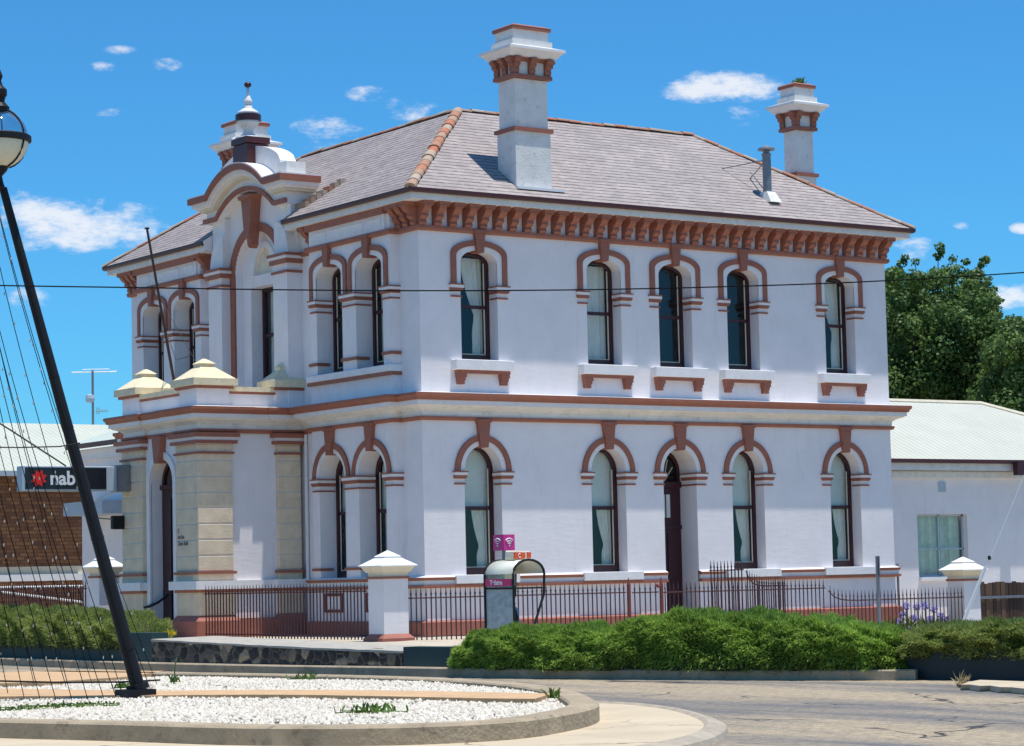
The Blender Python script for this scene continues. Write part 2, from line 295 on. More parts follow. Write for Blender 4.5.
    def lathe(s, x, y, prof, n=16, cap=True):
        b = len(s.v)
        for r, z in prof:
            for k in range(n): s.v.append((x+r*math.cos(2*math.pi*k/n), y+r*math.sin(2*math.pi*k/n), z))
        for i in range(len(prof)-1):
            for k in range(n): l = (k+1) % n; s.f.append((b+i*n+k, b+i*n+l, b+(i+1)*n+l, b+(i+1)*n+k))
        if cap: s.f.append(tuple(b+k for k in reversed(range(n)))); s.f.append(tuple(b+(len(prof)-1)*n+k for k in range(n)))
    def build(s, name, mat, parent=None, smooth=False, bevel=0, origin=None, recalc=True):
        me = bpy.data.meshes.new(name); vs = np.array(s.v, float)
        if parent is not None: off = np.array(wloc(parent))
        elif origin is not None: off = np.array(origin, float)
        else: off = np.array([(vs[:, 0].min()+vs[:, 0].max())/2, (vs[:, 1].min()+vs[:, 1].max())/2, vs[:, 2].min()])
        me.from_pydata((vs-off).tolist(), [], s.f)
        if s.uv is not None:
            l = me.uv_layers.new(name='UVMap')
            for i, q in enumerate(s.uv): l.data[i].uv = q
        if recalc:
            import bmesh
            bm = bmesh.new(); bm.from_mesh(me); bmesh.ops.recalc_face_normals(bm, faces=bm.faces); bm.to_mesh(me); bm.free()
        if isinstance(mat, (list, tuple)):
            for mm in mat: me.materials.append(mm)
        else: me.materials.append(mat)
        if smooth: me.shade_smooth()
        o = bpy.data.objects.new(name, me); col.objects.link(o)
        if parent is not None: o.parent = parent
        else: o.location = off
        if bevel:
            md = o.modifiers.new('edge', 'BEVEL'); md.width = bevel; md.segments = 1; md.limit_method = 'ANGLE'
        return o
def wloc(o):
    p = Vector((0, 0, 0))
    while o is not None: p += Vector(o.location); o = o.parent
    return p
def tag(o, label=None, cat=None, group=None, kind=None):
    if label: o['label'] = label
    if cat: o['category'] = cat
    if group: o['group'] = group
    if kind: o['kind'] = kind
    return o
def thing(name, label, cat, loc=(0, 0, 0), group=None):
    o = bpy.data.objects.new(name, None); col.objects.link(o); o.location = loc; o.empty_display_size = .3
    return tag(o, label, cat, group)
def child_copy(o, parent, dloc=(0, 0, 0)):
    c = o.copy(); col.objects.link(c); c.parent = parent; c.location = Vector(o.location)+Vector(dloc)
    return c
def copy_tree(root, loc, label):
    r = root.copy(); col.objects.link(r); r.location = loc; r['label'] = label
    for ch in list(root.children):
        c = ch.copy(); col.objects.link(c); c.parent = r
        for g in ch.children: d = g.copy(); col.objects.link(d); d.parent = c
    return r
def tris_mesh(name, V, F, mats, parent=None, origin=None, matidx=None):
    me = bpy.data.meshes.new(name); V = np.asarray(V, np.float32)
    off = np.array(wloc(parent), np.float32) if parent is not None else np.array(origin if origin is not None else (0, 0, 0), np.float32)
    V = V-off; F = np.asarray(F, np.int32); k = F.shape[1]
    me.vertices.add(len(V)); me.vertices.foreach_set('co', V.ravel()); me.loops.add(F.size); me.loops.foreach_set('vertex_index', F.ravel())
    me.polygons.add(len(F)); me.polygons.foreach_set('loop_start', np.arange(0, F.size, k, dtype=np.int32)); me.polygons.foreach_set('loop_total', np.full(len(F), k, np.int32))
    for m_ in (mats if isinstance(mats, (list, tuple)) else [mats]): me.materials.append(m_)
    if matidx is not None: me.polygons.foreach_set('material_index', np.asarray(matidx, np.int32))
    me.update(calc_edges=True); me.validate()
    o = bpy.data.objects.new(name, me); col.objects.link(o)
    if parent is not None: o.parent = parent
    else: o.location = off.tolist()
    return o

# ================================================================== GROUND
def smooth_poly(pts, per=6, closed=True):
    P = [np.array(p, float) for p in pts]; n = len(P); out = []
    for i in range(n if closed else n-1):
        p0 = P[i-1] if (closed or i > 0) else P[0]; p1 = P[i]; p2 = P[(i+1) % n]; p3 = P[(i+2) % n] if (closed or i+2 < n) else P[-1]
        for k in range(per):
            t = k/per; out.append(.5*((2*p1)+(-p0+p2)*t+(2*p0-5*p1+4*p2-p3)*t*t+(-p0+3*p1-3*p2+p3)*t**3))
    if not closed: out.append(P[-1])
    return [tuple(q) for q in out]
def sheet(name, poly, z, mat, label=None):
    m = MB(); b = 0; zf = z if callable(z) else (lambda x, y: z)
    m.v = [(x, y, zf(x, y)) for x, y in poly]
    for t in tessellate_polygon([[Vector((x, y, 0)) for x, y in poly]]): m.f.append(t)
    o = m.build(name, mat, origin=(0, 0, 0)); tag(o, kind='structure'); return o
def offset_path(pts, d, closed=False):
    P = [np.array(p, float)[:2] for p in pts]; n = len(P); out = []
    for i in range(n):
        a = P[i-1] if (closed or i > 0) else P[i]; c = P[(i+1) % n] if (closed or i < n-1) else P[i]
        t = c-a; t = t/np.linalg.norm(t); out.append(P[i]+np.array([-t[1], t[0]])*d)
    return [tuple(q) for q in out]
ZR = -.35     # road
def asphalt():
    m, nt, b = newmat('worn_asphalt'); g = N(nt, 'ShaderNodeNewGeometry').outputs['Position']
    n1 = N(nt, 'ShaderNodeTexNoise', Scale=.22, Detail=5.0, Roughness=.6); 
    mpn = N(nt, 'ShaderNodeMapping'); mpn.inputs['Rotation'].default_value = (0, 0, R(-62)); mpn.inputs['Scale'].default_value = (2.2, .35, 1); nt.links.new(g, mpn.inputs['Vector']); nt.links.new(mpn.outputs[0], n1.inputs['Vector'])
    n2 = N(nt, 'ShaderNodeTexNoise', Scale=9, Detail=8.0, Roughness=.9); nt.links.new(g, n2.inputs['Vector'])
    cr = N(nt, 'ShaderNodeValToRGB'); e = cr.color_ramp.elements; e[0].position = .42; e[0].color = (.15, .142, .135, 1); e[1].position = .57; e[1].color = (.37, .295, .20, 1)
    nt.links.new(n1.outputs[0], cr.inputs[0])
    r = N(nt, 'ShaderNodeMapRange'); r.inputs['From Min'].default_value = .3; r.inputs['From Max'].default_value = .7; r.inputs['To Min'].default_value = .30; r.inputs['To Max'].default_value = 1.7; nt.links.new(n2.outputs[0], r.inputs['Value'])
    v = N(nt, 'ShaderNodeVectorMath', operation='SCALE'); nt.links.new(cr.outputs[0], v.inputs[0]); nt.links.new(r.outputs[0], v.inputs['Scale'])
    nt.links.new(v.outputs[0], b.inputs['Base Color']); b.inputs['Roughness'].default_value = .9
    n3 = N(nt, 'ShaderNodeTexVoronoi', Scale=30); nt.links.new(g, n3.inputs['Vector'])
    bp = N(nt, 'ShaderNodeBump', Strength=.8, Distance=.02); nt.links.new(n3.outputs[0], bp.inputs['Height']); nt.links.new(bp.outputs[0], b.inputs['Normal'])
    return m
M['asphalt'] = asphalt()
def add_cracks(m, scale, width, dark, stretch=1.0):
    nt = m.node_tree; b = nt.nodes['Principled BSDF']; src = b.inputs['Base Color'].links[0].from_socket
    g = N(nt, 'ShaderNodeNewGeometry').outputs['Position']; nz_ = N(nt, 'ShaderNodeTexNoise', Scale=1.6, Detail=6.0); nt.links.new(g, nz_.inputs['Vector'])
    ad_ = N(nt, 'ShaderNodeVectorMath', operation='MULTIPLY_ADD'); ad_.inputs[1].default_value = (.9, .9, 0); nt.links.new(nz_.outputs['Color'], ad_.inputs[0]); nt.links.new(g, ad_.inputs[2])
    vo = N(nt, 'ShaderNodeTexVoronoi', Scale=scale, feature='DISTANCE_TO_EDGE'); nt.links.new(ad_.outputs[0], vo.inputs['Vector'])
    lt_ = N(nt, 'ShaderNodeMapRange'); lt_.inputs['From Min'].default_value = width*.3; lt_.inputs['From Max'].default_value = width; lt_.inputs['To Min'].default_value = 1; lt_.inputs['To Max'].default_value = 0; nt.links.new(vo.outputs[0], lt_.inputs['Value'])
    # only here and there
    n2_ = N(nt, 'ShaderNodeTexNoise', Scale=.5, Detail=2.0); nt.links.new(g, n2_.inputs['Vector']); gt_ = N(nt, 'ShaderNodeMapRange'); gt_.inputs['From Min'].default_value = .45; gt_.inputs['From Max'].default_value = .55; nt.links.new(n2_.outputs[0], gt_.inputs['Value'])
    mu_ = N(nt, 'ShaderNodeMath', operation='MULTIPLY'); nt.links.new(lt_.outputs[0], mu_.inputs[0]); nt.links.new(gt_.outputs[0], mu_.inputs[1])
    mx_ = N(nt, 'ShaderNodeMix', data_type='RGBA'); nt.links.new(mu_.outputs[0], mx_.inputs['Factor']); nt.links.new(src, mx_.inputs[6]); mx_.inputs[7].default_value = rgba(dark); nt.links.new(mx_.outputs[2], b.inputs['Base Color'])
add_cracks(M['asphalt'], .35, .012, (.04, .037, .035))
M['ground'] = plain('dry_ground', (.22, .18, .11), .95, .2, .3, dirt=(.10, .12, .04), dirtamt=.7, geo=True)
sheet('ground', [(-2500, -2500), (2500, -2500), (2500, 2500), (-2500, 2500)], ZR-.06, M['ground'])
sheet('road', [(-80, -90), (70, -90), (70, -16), (14, -16.5), (13, 60), (-80, 60)], ZR, M['asphalt'])

# street kerb along the corner (outward = towards the road)
kerb_pts = [(-6.3, 40), (-6.2, 22), (-6.15, 12), (-6.12, 6.86), (-6.1, 0.9), (-5.8, -3.5), (-5.2, -7.2), (-4.76, -10.1), (-4.08, -12.23), (-3.36, -14.2), (-2.71, -15.7), (-2.35, -16.3)]
kp = smooth_poly(kerb_pts, 5, closed=False); kpr = kp[::-1]
# footpath behind the kerb
kb = MB(); kb.sweep(kpr, [(0, ZR-.05), (0, -.22), (-.02, -.20), (-.20, -.20), (-.20, ZR-.05)], closed=False)
tag(kb.build('kerb', M['kerb'], origin=(0, 0, 0)), kind='structure')
inner = offset_path(kpr, -.19)
foot = list(inner)+[(-2.2, 40.5), (14, 40.5), (14, -2.6), (3.0, -16.2)]
sheet('pavement', foot, -.204, M['concrete'])
yard = [(-4.6, -6.0), (-2.2, -2.8), (12.4, -2.8), (13.2, 40), (-2.9, 40), (-5.3, 13), (-5.35, 0)]
pts = [(-5.45, 11), (-5.45, 1.0), (-5.2, -3.0), (-4.75, -6.0), (-4.55, -8.0), (-4.25, -10.2), (-3.6, -12.3), (-2.3, -15.2), (1.5, -13.0), (12.9, -2.9), (12.9, 14), (-2.4, 40), (-5.6, 40)]
def yz(x, y):
    if y < -6.5 and x < 2: return -.198
    if x < 2: return .10
    return -.24 if y < 0 else -.2
ys_ = MB(); A0 = [(-5.45, 40, .1), (-5.45, 1, .1), (-5.2, -3, .1), (-4.75, -6, .08), (-2.2, -2.9, .1), (0, .5, .1), (0, 40, .1)]
ys_.quad(*A0); ys_.quad((-2.2, -2.9, .1), (4, -2.9, 0.02), (4, .5, 0.02), (0, .5, .1)); ys_.quad((4, -2.9, .02), (13, -2.9, -.24), (13, .5, -.24), (4, .5, .02)); ys_.quad((13, -2.9, -.24), (26, -2.9, -.3), (26, 9, -.3), (13, 9, -.24))
ys_.quad((-4.75, -6, .08), (-4.5, -8.2, -.198), (-2.3, -15.2, -.198), (1.5, -13, -.198), (13, -2.9, -.24), (4, -2.9, .02), (-2.2, -2.9, .1)); tag(ys_.build('forecourt', M['concrete'], origin=(0, 0, 0), recalc=False), kind='structure')
# driveway and broken slab area on the right
dr = [tuple(hZ(930, 680, -.33)[:2]), tuple(hZ(1100, 681, -.33)[:2]), tuple(hZ(1100, 675, -.30)[:2]), tuple(hZ(928, 675.3, -.30)[:2])]
sheet('driveway', [(-2.3, -16.2), (2.5, -19.5), (9, -16.5), (3, -11.5), (-1.6, -15.3)], -.338, M['concrete'])

# ---- traffic island
isl = [(-10.57, -3.51), (-9.8, -6.66), (-9.12, -9.51), (-8.69, -12.79), (-8.85, -15.0), (-9.22, -16.7), (-10.0, -18.6), (-10.9, -20.2), (-11.75, -21.45), (-12.74, -22.35), (-13.9, -23.0), (-15.05, -22.75), (-15.9, -21.6), (-16.4, -19.94), (-17.25, -17.3), (-18.6, -11), (-17.8, -4.5), (-14.4, -1.2), (-11.8, -1.5)]
ip = smooth_poly(isl, 6, True)
area = sum(ip[i][0]*ip[(i+1) % len(ip)][1]-ip[(i+1) % len(ip)][0]*ip[i][1] for i in range(len(ip)))
if area > 0: ip = ip[::-1]          # clockwise: outward on the left
ik = MB(); ik.sweep(ip, [(0, ZR-.02), (0, -.125), (-.03, -.10), (-.30, -.10), (-.32, -.12), (-.32, -.3)], closed=True)
tag(ik.build('island_kerb', M['kerb'], origin=(0, 0, 0)), kind='structure')
bed = offset_path(ip, -.31, True)
M['bed'] = plain('pale_sand_bed', (.36, .32, .25), .9, .12, 6, .8, 30, dirt=(.35, .28, .18), dirtamt=.4)
sheet('island_bed', bed, -.185, M['bed'])
apron = [(-9.3, -15.4)]+[tuple(hZ(u, v, ZR+.08)[:2]) for u, v in ((598, 701), (640, 703), (678, 707.5), (703, 713.5), (718, 720.5), (719, 727), (707, 734), (686, 740), (655, 746))]+[(-14.9, -25.6)]
ap = smooth_poly(apron[:11], 6, False)+[(-21, -27), (-23, -14), (-17, -16), (-15, -18), (-11, -17)]
am = MB(); am.v = [(x, y, ZR+.07) for x, y in ap]+[(x, y, ZR-.02) for x, y in ap]; na = len(ap)
am.f = [t for t in tessellate_polygon([[Vector((x, y, 0)) for x, y in ap]])]+[(i, (i+1) % na, na+(i+1) % na, na+i) for i in range(na)]
M['apron'] = plain('cream_concrete', (.55, .45, .31), .85, .10, 1.0, .4, 16, dirt=(.36, .29, .20), dirtamt=.5, geo=True); add_cracks(M['apron'], .42, .010, (.16, .12, .08))
tag(am.build('island_apron', M['apron'], origin=(0, 0, 0)), kind='structure')
lip = smooth_poly(apron[:11], 6, False)
tq = MB(); dsg = 1
tq.sweep(lip, [(-.16, ZR-.02), (-.16, ZR+.072), (-.12, ZR+.092), (-.05, ZR+.085), (.06, ZR+.05), (.09, ZR-.02)])
tag(tq.build('apron_kerb', plain('grey_kerb_concrete', (.40, .34, .26), .9, .2, 3, .6, 20, dirt=(.16, .13, .10), dirtamt=.6)), kind='structure')
# paver stripe across the island, raised edging, and a pad on the left
M['paver'] = plain('orange_pavers', (.56, .36, .19), .85, .12, 4, .4, 12, dirt=(.30, .2, .12), dirtamt=.5, geo=True)
def strip_between(name, pa, pb, z, th, mat):
    m = MB(); n = len(pa)
    for p, zz in ((pa, z), (pb, z), (pa, z-th), (pb, z-th)): m.v += [(x, y, zz) for x, y in p]
    for i in range(n-1): m.f += [(i, i+1, n+i+1, n+i), (i, 2*n+i, 2*n+i+1, i+1), (n+i, n+i+1, 3*n+i+1, 3*n+i)]
    m.f += [(0, n, 3*n, 2*n), (n-1, 2*n-1, 4*n-1, 3*n-1)]
    return m.build(name, mat, origin=(0, 0, 0))
zs = -.11
fa = [tuple(hZ(u, v, zs)[:2]) for u, v in [(-60, 699), (0, 696.5), (70, 696), (140, 695.5), (220, 694.8), (300, 694.8), (400, 696.5), (480, 698.2), (535, 698.8)]]
fb = [tuple(hZ(u, v, zs)[:2]) for u, v in [(-60, 691), (0, 688.5), (70, 689.5), (140, 690.5), (220, 690), (300, 689.8), (400, 690.5), (480, 692), (552, 693.5)]]
tag(strip_between('paver_strip', smooth_poly(fa, 4, False), smooth_poly(fb, 4, False), zs, .12, M['paver']), kind='structure')
fa = [tuple(hZ(u, v, zs)[:2]) for u, v in [(-60, 686), (0, 684), (40, 683), (80, 680.5), (125, 677.5)]]
fb = [tuple(hZ(u, v, zs)[:2]) for u, v in [(-60, 675), (0, 673), (40, 671.5), (80, 671), (165, 671.5)]]
tag(strip_between('paver_pad', fa, fb, zs+.01, .1, M['paver']), kind='structure')
# pebbles
bp_ = np.array(bed); mn, mx_ = bp_.min(0), bp_.max(0)
def inside(P, poly):
    x, y = P[:, 0], P[:, 1]; c = np.zeros(len(P), bool); j = len(poly)-1
    for i in range(len(poly)):
        xi, yi = poly[i]; xj, yj = poly[j]
        with np.errstate(divide='ignore', invalid='ignore'):
            k = ((yi > y) != (yj > y)) & (x < (xj-xi)*(y-yi)/(yj-yi+1e-12)+xi)
        c ^= k; j = i
    return c
P = rng.uniform(mn, mx_, (95000, 2)); P = P[inside(P, bed)]
# only the part of the bed the photo can see (near the frame)
rel = P-CAM[:2]; fw = rel@cF[:2]/np.linalg.norm(cF[:2]); rt = rel@cR[:2]; P = P[rt/fw > -.26]
nst = len(P); sz = rng.uniform(.018, .042, nst)
octv = np.array([(1, 0, 0), (-1, 0, 0), (0, 1, 0), (0, -1, 0), (0, 0, 1), (0, 0, -1)], float); octf = np.array([(0, 2, 4), (2, 1, 4), (1, 3, 4), (3, 0, 4), (2, 0, 5), (1, 2, 5), (3, 1, 5), (0, 3, 5)])
th = rng.uniform(0, 6.28, nst); ct, st_ = np.cos(th), np.sin(th); V = np.repeat(octv[None], nst, 0)*sz[:, None, None]*rng.uniform(.6, 1.2, (nst, 1, 3)); V += rng.normal(0, .004, V.shape)
x = V[:, :, 0]*ct[:, None]-V[:, :, 1]*st_[:, None]; y = V[:, :, 0]*st_[:, None]+V[:, :, 1]*ct[:, None]
mound = .03*np.sin(P[:, 0]*1.3)*np.cos(P[:, 1]*.9)
V = np.stack([x+P[:, 0, None], y+P[:, 1, None], V[:, :, 2]*.8-.165+.6*mound[:, None]], -1).reshape(-1, 3)
F = (octf[None]+np.arange(nst)[:, None, None]*6).reshape(-1, 3)
tag(tris_mesh('gravel', V, F, M['gravel'], origin=(0, 0, 0)), kind='stuff', label='white pebble gravel filling the traffic island', cat='gravel')

# ================================================================== POST OFFICE
B = thing('post_office_building', 'two-storey white rendered corner building with brown arch mouldings, slate roof and portico', 'building', (0, 0, 0))
L, W, b_, c_ = 12.8, 13.01, .2137, .370
YC = W/2
ZW0, ZTOP = 1.2, 8.85
def outline(uc, half, z0, zs, rise, n=20): return [(uc-half, z0)]+arc(uc, half, zs, rise, n)+[(uc+half, z0)]
LX = [1.45, 4.65, 6.58, 8.49, 11.36]
up = dict(z0=5.655, zs=7.67, rise=.26, imp=7.22, key=(8.34, 7.88, .13, .08), trim=(7.84, .30, .69), tin=(7.80, .22, .57), wz=(7.72, .24, .50))
lo = dict(z0=1.29, zs=3.42, rise=.50, imp=3.40, key=(4.45, 3.88, .155, .09), trim=(3.40, .74, .69), tin=(3.40, .62, .57), wz=None)
H = .455
def reveal_depth(kind): return .30
mats_fr = M['maroon']
HB = .53
def window(F, uc, base, k, lower, curtain='right', blind=True, half=H, dep=.30):
    z0, zs_, ri = k['z0'], k['zs'], k['rise']
    out_ = outline(uc, half+.01, z0-.01, zs_, ri+.01); ins = outline(uc, half-.075, z0+.15, zs_, ri-.07)
    m = MB(); d = base-dep
    # frame ring
    n = len(out_); bb = len(m.v)
    for c, dd in ((ins, d-.08), (out_, d-.08), (ins, d), (out_, d)): m.v += [F(u, dd, z) for u, z in c]
    for i in range(n):
        j = (i+1) % n
        m.f += [(bb+2*n+i, bb+2*n+j, bb+3*n+j, bb+3*n+i), (bb+i, bb+j, bb+2*n+j, bb+2*n+i), (bb+n+i, bb+3*n+i, bb+3*n+j, bb+n+j)]
    zm = 2.66 if lower else 6.80
    m.fbox(F, uc-half+.06, uc+half-.06, d-.075, d-.02, zm-.035, zm+.035)
    wob = m.build('window', M['maroon'], B)
    g = MB(); g.plate(F, ins, [], d-.05); g.build('glass', M['glass'], wob)
    s = MB(); s.fbox(F, uc+half-.115, uc+half-.085, d-.055, d-.045, z0+.14, zs_+.05); s.fbox(F, uc-half+.10, uc+half-.10, d-.045, d-.035, z0+.155, z0+.175)
    s.build('sash_bead', M['cream'], wob)
    dd = d-.13
    if blind:
        zb = zm-.02
        bl = [(uc-half+.05, zb)]+[(u, z) for u, z in arc(uc, half-.05, zs_, ri-.03)]+[(uc+half-.05, zb)]
        q = MB(); q.plate(F, bl, [], dd); q.build('blind', M['blind'], wob)
    def drape(u_top0, u_top1, u_tie0, u_tie1, ztop, ztie, zbot, u_b0, u_b1):
        q = MB(); nu, nz_ = 26, 16; b0 = len(q.v)
        for j in range(nz_+1):
            z = ztop+(zbot-ztop)*j/nz_
            if z > ztie: t = (ztop-z)/(ztop-ztie); t = t*t*.6+t*.4; a0 = u_top0+(u_tie0-u_top0)*t; a1 = u_top1+(u_tie1-u_top1)*t
            else: t = (ztie-z)/(ztie-zbot); t = min(1, t*3); a0 = u_tie0+(u_b0-u_tie0)*t; a1 = u_tie1+(u_b1-u_tie1)*t
            for i in range(nu+1):
                s_ = i/nu; q.v.append(F(a0+(a1-a0)*s_, dd-.06+.022*math.sin(s_*math.pi*9), z))
        for j in range(nz_):
            for i in range(nu): a = b0+j*(nu+1)+i; q.f.append((a, a+1, a+nu+2, a+nu+1))
        q.build('curtain', M['curtain'], wob, smooth=True)
    h = half-.06
    zt = (zm-.04 if blind else zs_+ri-.1)
    if curtain in ('right', 'both'): drape(uc-.15 if not blind else uc+.02, uc+h, uc+h-.20, uc+h, zt, zt-(zt-z0)*.55, z0+.1, uc+h-.26, uc+h)
    if curtain == 'both': drape(uc-h, uc-.12, uc-h, uc-h+.12, zt, zt-(zt-z0)*.5, z0+.1, uc-h, uc-h+.1)
    if curtain == 'full': drape(uc-h+.1, uc+h, uc-h+.12, uc+h, zt, zt-1.0, z0+.1, uc-h+.12, uc+h)
    return wob
def imposts(F, uc, base, z, half=H, r=.69, wrap=.26, rl=None, rr=None):
    for sgn, rx in ((-1, rl if rl is not None else r), (1, rr if rr is not None else r)):
        if rx <= 0: continue
        a, c = half, rx
        def bx(mm, e, pr, z0, z1):
            u0, u1 = sorted((uc+sgn*(a-e), uc+sgn*(c+e))); mm.fbox(F, u0, u1, base-wrap, base+pr, z0, z1)
        m = MB(); bx(m, .05, .08, z-.03, z); bx(m, .035, .06, z-.135, z-.085); bx(m, .02, .045, z-.155, z-.135); bx(m, .015, .03, z-.275, z-.24)
        m.build('impost', M['brown'], B)
        m = MB(); bx(m, .045, .07, z-.085, z-.03); m.build('impost_band', M['white'], B)
def mouldings(F, uc, base, k, upper, h=None):
    h = h or H; e = h-H; m = MB()
    zt, rt, ro = k['trim']; zi, ri2, rin = k['tin']; ro += e*.9; rin += e*.9
    if upper:
        o = [(uc-ro, k['imp'])]+arc(uc, ro, zt, rt, 16)+[(uc+ro, k['imp'])]; i_ = [(uc-rin, k['imp'])]+arc(uc, rin, zi, ri2, 16)+[(uc+rin, k['imp'])]
    else:
        o = arc(uc, ro, zt, rt, 26); i_ = arc(uc, rin, zi, ri2, 26)
    m.band(F, i_, o, base-.01, base+.05); m.build('arch_moulding', M['brown'], B)
    m = MB()
    i2 = ([(uc-h, k['imp'])]+arc(uc, h, k['zs'], k['rise'], 16)+[(uc+h, k['imp'])]) if upper else arc(uc, h, k['zs'], k['rise'], 26)
    m.band(F, i2, i_, base-.01, base+.022); m.build('archivolt', M['white'], B)
    z1, z0, w1, w0 = k['key']
    m = MB(); m.prism(F, [(uc-w1, z1), (uc+w1, z1), (uc+w0, z0), (uc-w0, z0)], base-.16, base+.10)
    m.prism(F, [(uc-w1-.03, z1), (uc+w1+.03, z1), (uc+w1+.01, z1-.06), (uc-w1-.01, z1-.06)], base-.0, base+.13); m.build('keystone', M['brown'], B)

# ---- long front
wall = MB()
holes = [outline(x, H, up['z0'], up['zs'], up['rise']) for x in LX]+[outline(x, H, lo['z0'], lo['zs'], lo['rise']) for i, x in enumerate(LX) if i != 2]
door = outline(LX[2], H, .12, lo['zs'], lo['rise']); holes.append(door)
wall.plate(FL, [(0, -.4), (L, -.4), (L, ZTOP), (0, ZTOP)], holes, 0)
for h in holes[:-1]: wall.reveal(FL, h, 0, -.31)
wall.reveal(FL, door, 0, -.72)
wall.quad((L, 0, -.4), (L, W, -.4), (L, W, ZTOP), (L, 0, ZTOP)); wall.quad((0, W, -.4), (L, W, -.4), (L, W, ZTOP), (0, W, ZTOP))
# ---- side front: plain strips at X=0 and projecting bays
for y0, y1 in ((0, .75), (4.01, 5.0), (8.01, 9.0), (12.26, W)): wall.quad((0, y0, -.4), (0, y1, -.4), (0, y1, ZTOP), (0, y0, ZTOP))
wall.quad((0, 5.0, -.4), (0, 8.01, -.4), (0, 8.01, 5.0), (0, 5.0, 5.0))
bays = ((.75, 4.01, (1.59, 3.20)), (9.0, 12.26, (W-3.20, W-1.59)))
for y0, y1, cs in bays:
    hs_ = [outline(c, HB, 5.60, up['zs'], up['rise']) for c in cs]+[outline(c, HB, lo['z0'], lo['zs'], lo['rise']) for c in cs]
    wall.plate(FS, [(y0, -.4), (y1, -.4), (y1, 8.80), (y0, 8.80)], hs_, b_)
    for h in hs_: wall.reveal(FS, h, b_, b_-.42)
    for y in (y0, y1): wall.quad((0, y, -.4), (-b_, y, -.4), (-b_, y, 8.8), (0, y, 8.8))
    wall.quad((0, y0, 8.8), (-b_, y0, 8.8), (-b_, y1, 8.8), (0, y1, 8.8))
# centre bay above the portico: wall at X=-.11 with arched niche
nz = outline(YC, 1.0, 5.0, 8.2, .86, 24)
wall.plate(FS, [(5.0, 4.9), (8.01, 4.9), (8.01, 10.2), (5.0, 10.2)], [nz], .11); wall.reveal(FS, nz, .11, -.08)
wn = [(YC-.62, 5.62), (YC-.62, 7.86), (YC+.62, 7.86), (YC+.62, 5.62)]
lun = arc(YC, .44, 8.12, .60, 16)
wall.plate(FS, [(YC-1.05, 4.9), (YC+1.05, 4.9), (YC+1.05, 9.2), (YC-1.05, 9.2)], [wn, lun], -.08)
wall.reveal(FS, wn, -.08, -.36); wall.reveal(FS, lun, -.08, -.16)
for ye in (8.322, 4.688): wall.quad((-.50, ye, 9.04), (-.43, ye, 8.84), (.5, ye, 8.84), (.5, ye, 9.70))
wall.build('wall', M['wall'], B, recalc=False)
q = MB(); q.plate(FS, lun, [], -.16); q.build('lunette', M['cream'], B)
q = MB(); q.box(.9, L-.9, .9, W-.9, -.3, 8.7); q.box(-2.0, 0.2, 5.0, 8.0, 0, .05); q.build('dark_lining', M['interior'], B)  # dark box added behind the windows, room gloom put into its colour
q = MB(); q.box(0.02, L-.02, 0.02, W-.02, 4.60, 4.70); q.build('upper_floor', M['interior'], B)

curt = ['right', 'full', 'both', 'none', 'none']
for i, x in enumerate(LX):
    mouldings(FL, x, 0, up, True); imposts(FL, x, 0, up['imp']); window(FL, x, 0, up, False, curtain=['right', 'full', 'none', 'none', 'right'][i], blind=False)
    mouldings(FL, x, 0, lo, False); imposts(FL, x, 0, lo['imp'], wrap=.5 if i == 2 else .26)
    if i != 2: window(FL, x, 0, lo, True, curtain='right', blind=True)
    s = MB(); s.fbox(FL, x-.72, x+.72, -.02, .20, 5.45, 5.66); s.build('sill', M['white'], B, bevel=.01)
    s = MB(); s.fbox(FL, x-.64, x+.64, -.01, .15, 5.385, 5.448); s.build('sill_moulding', M['brown'], B)
    for sg in (-1, 1):
        uc = x+sg*.53; s = MB()
        s.fbox(FL, uc-.10, uc+.10, -.01, .14, 5.30, 5.384); s.fbox(FL, uc-.085, uc+.085, -.01, .115, 5.24, 5.298); s.fbox(FL, uc-.075, uc+.075, -.01, .09, 5.16, 5.238); s.build('sill_bracket', M['brown'], B)
    if i != 2: s = MB(); s.fbox(FL, x-.78, x+.78, -.02, .135, 1.125, 1.30); s.build('sill', M['white'], B, bevel=.008)
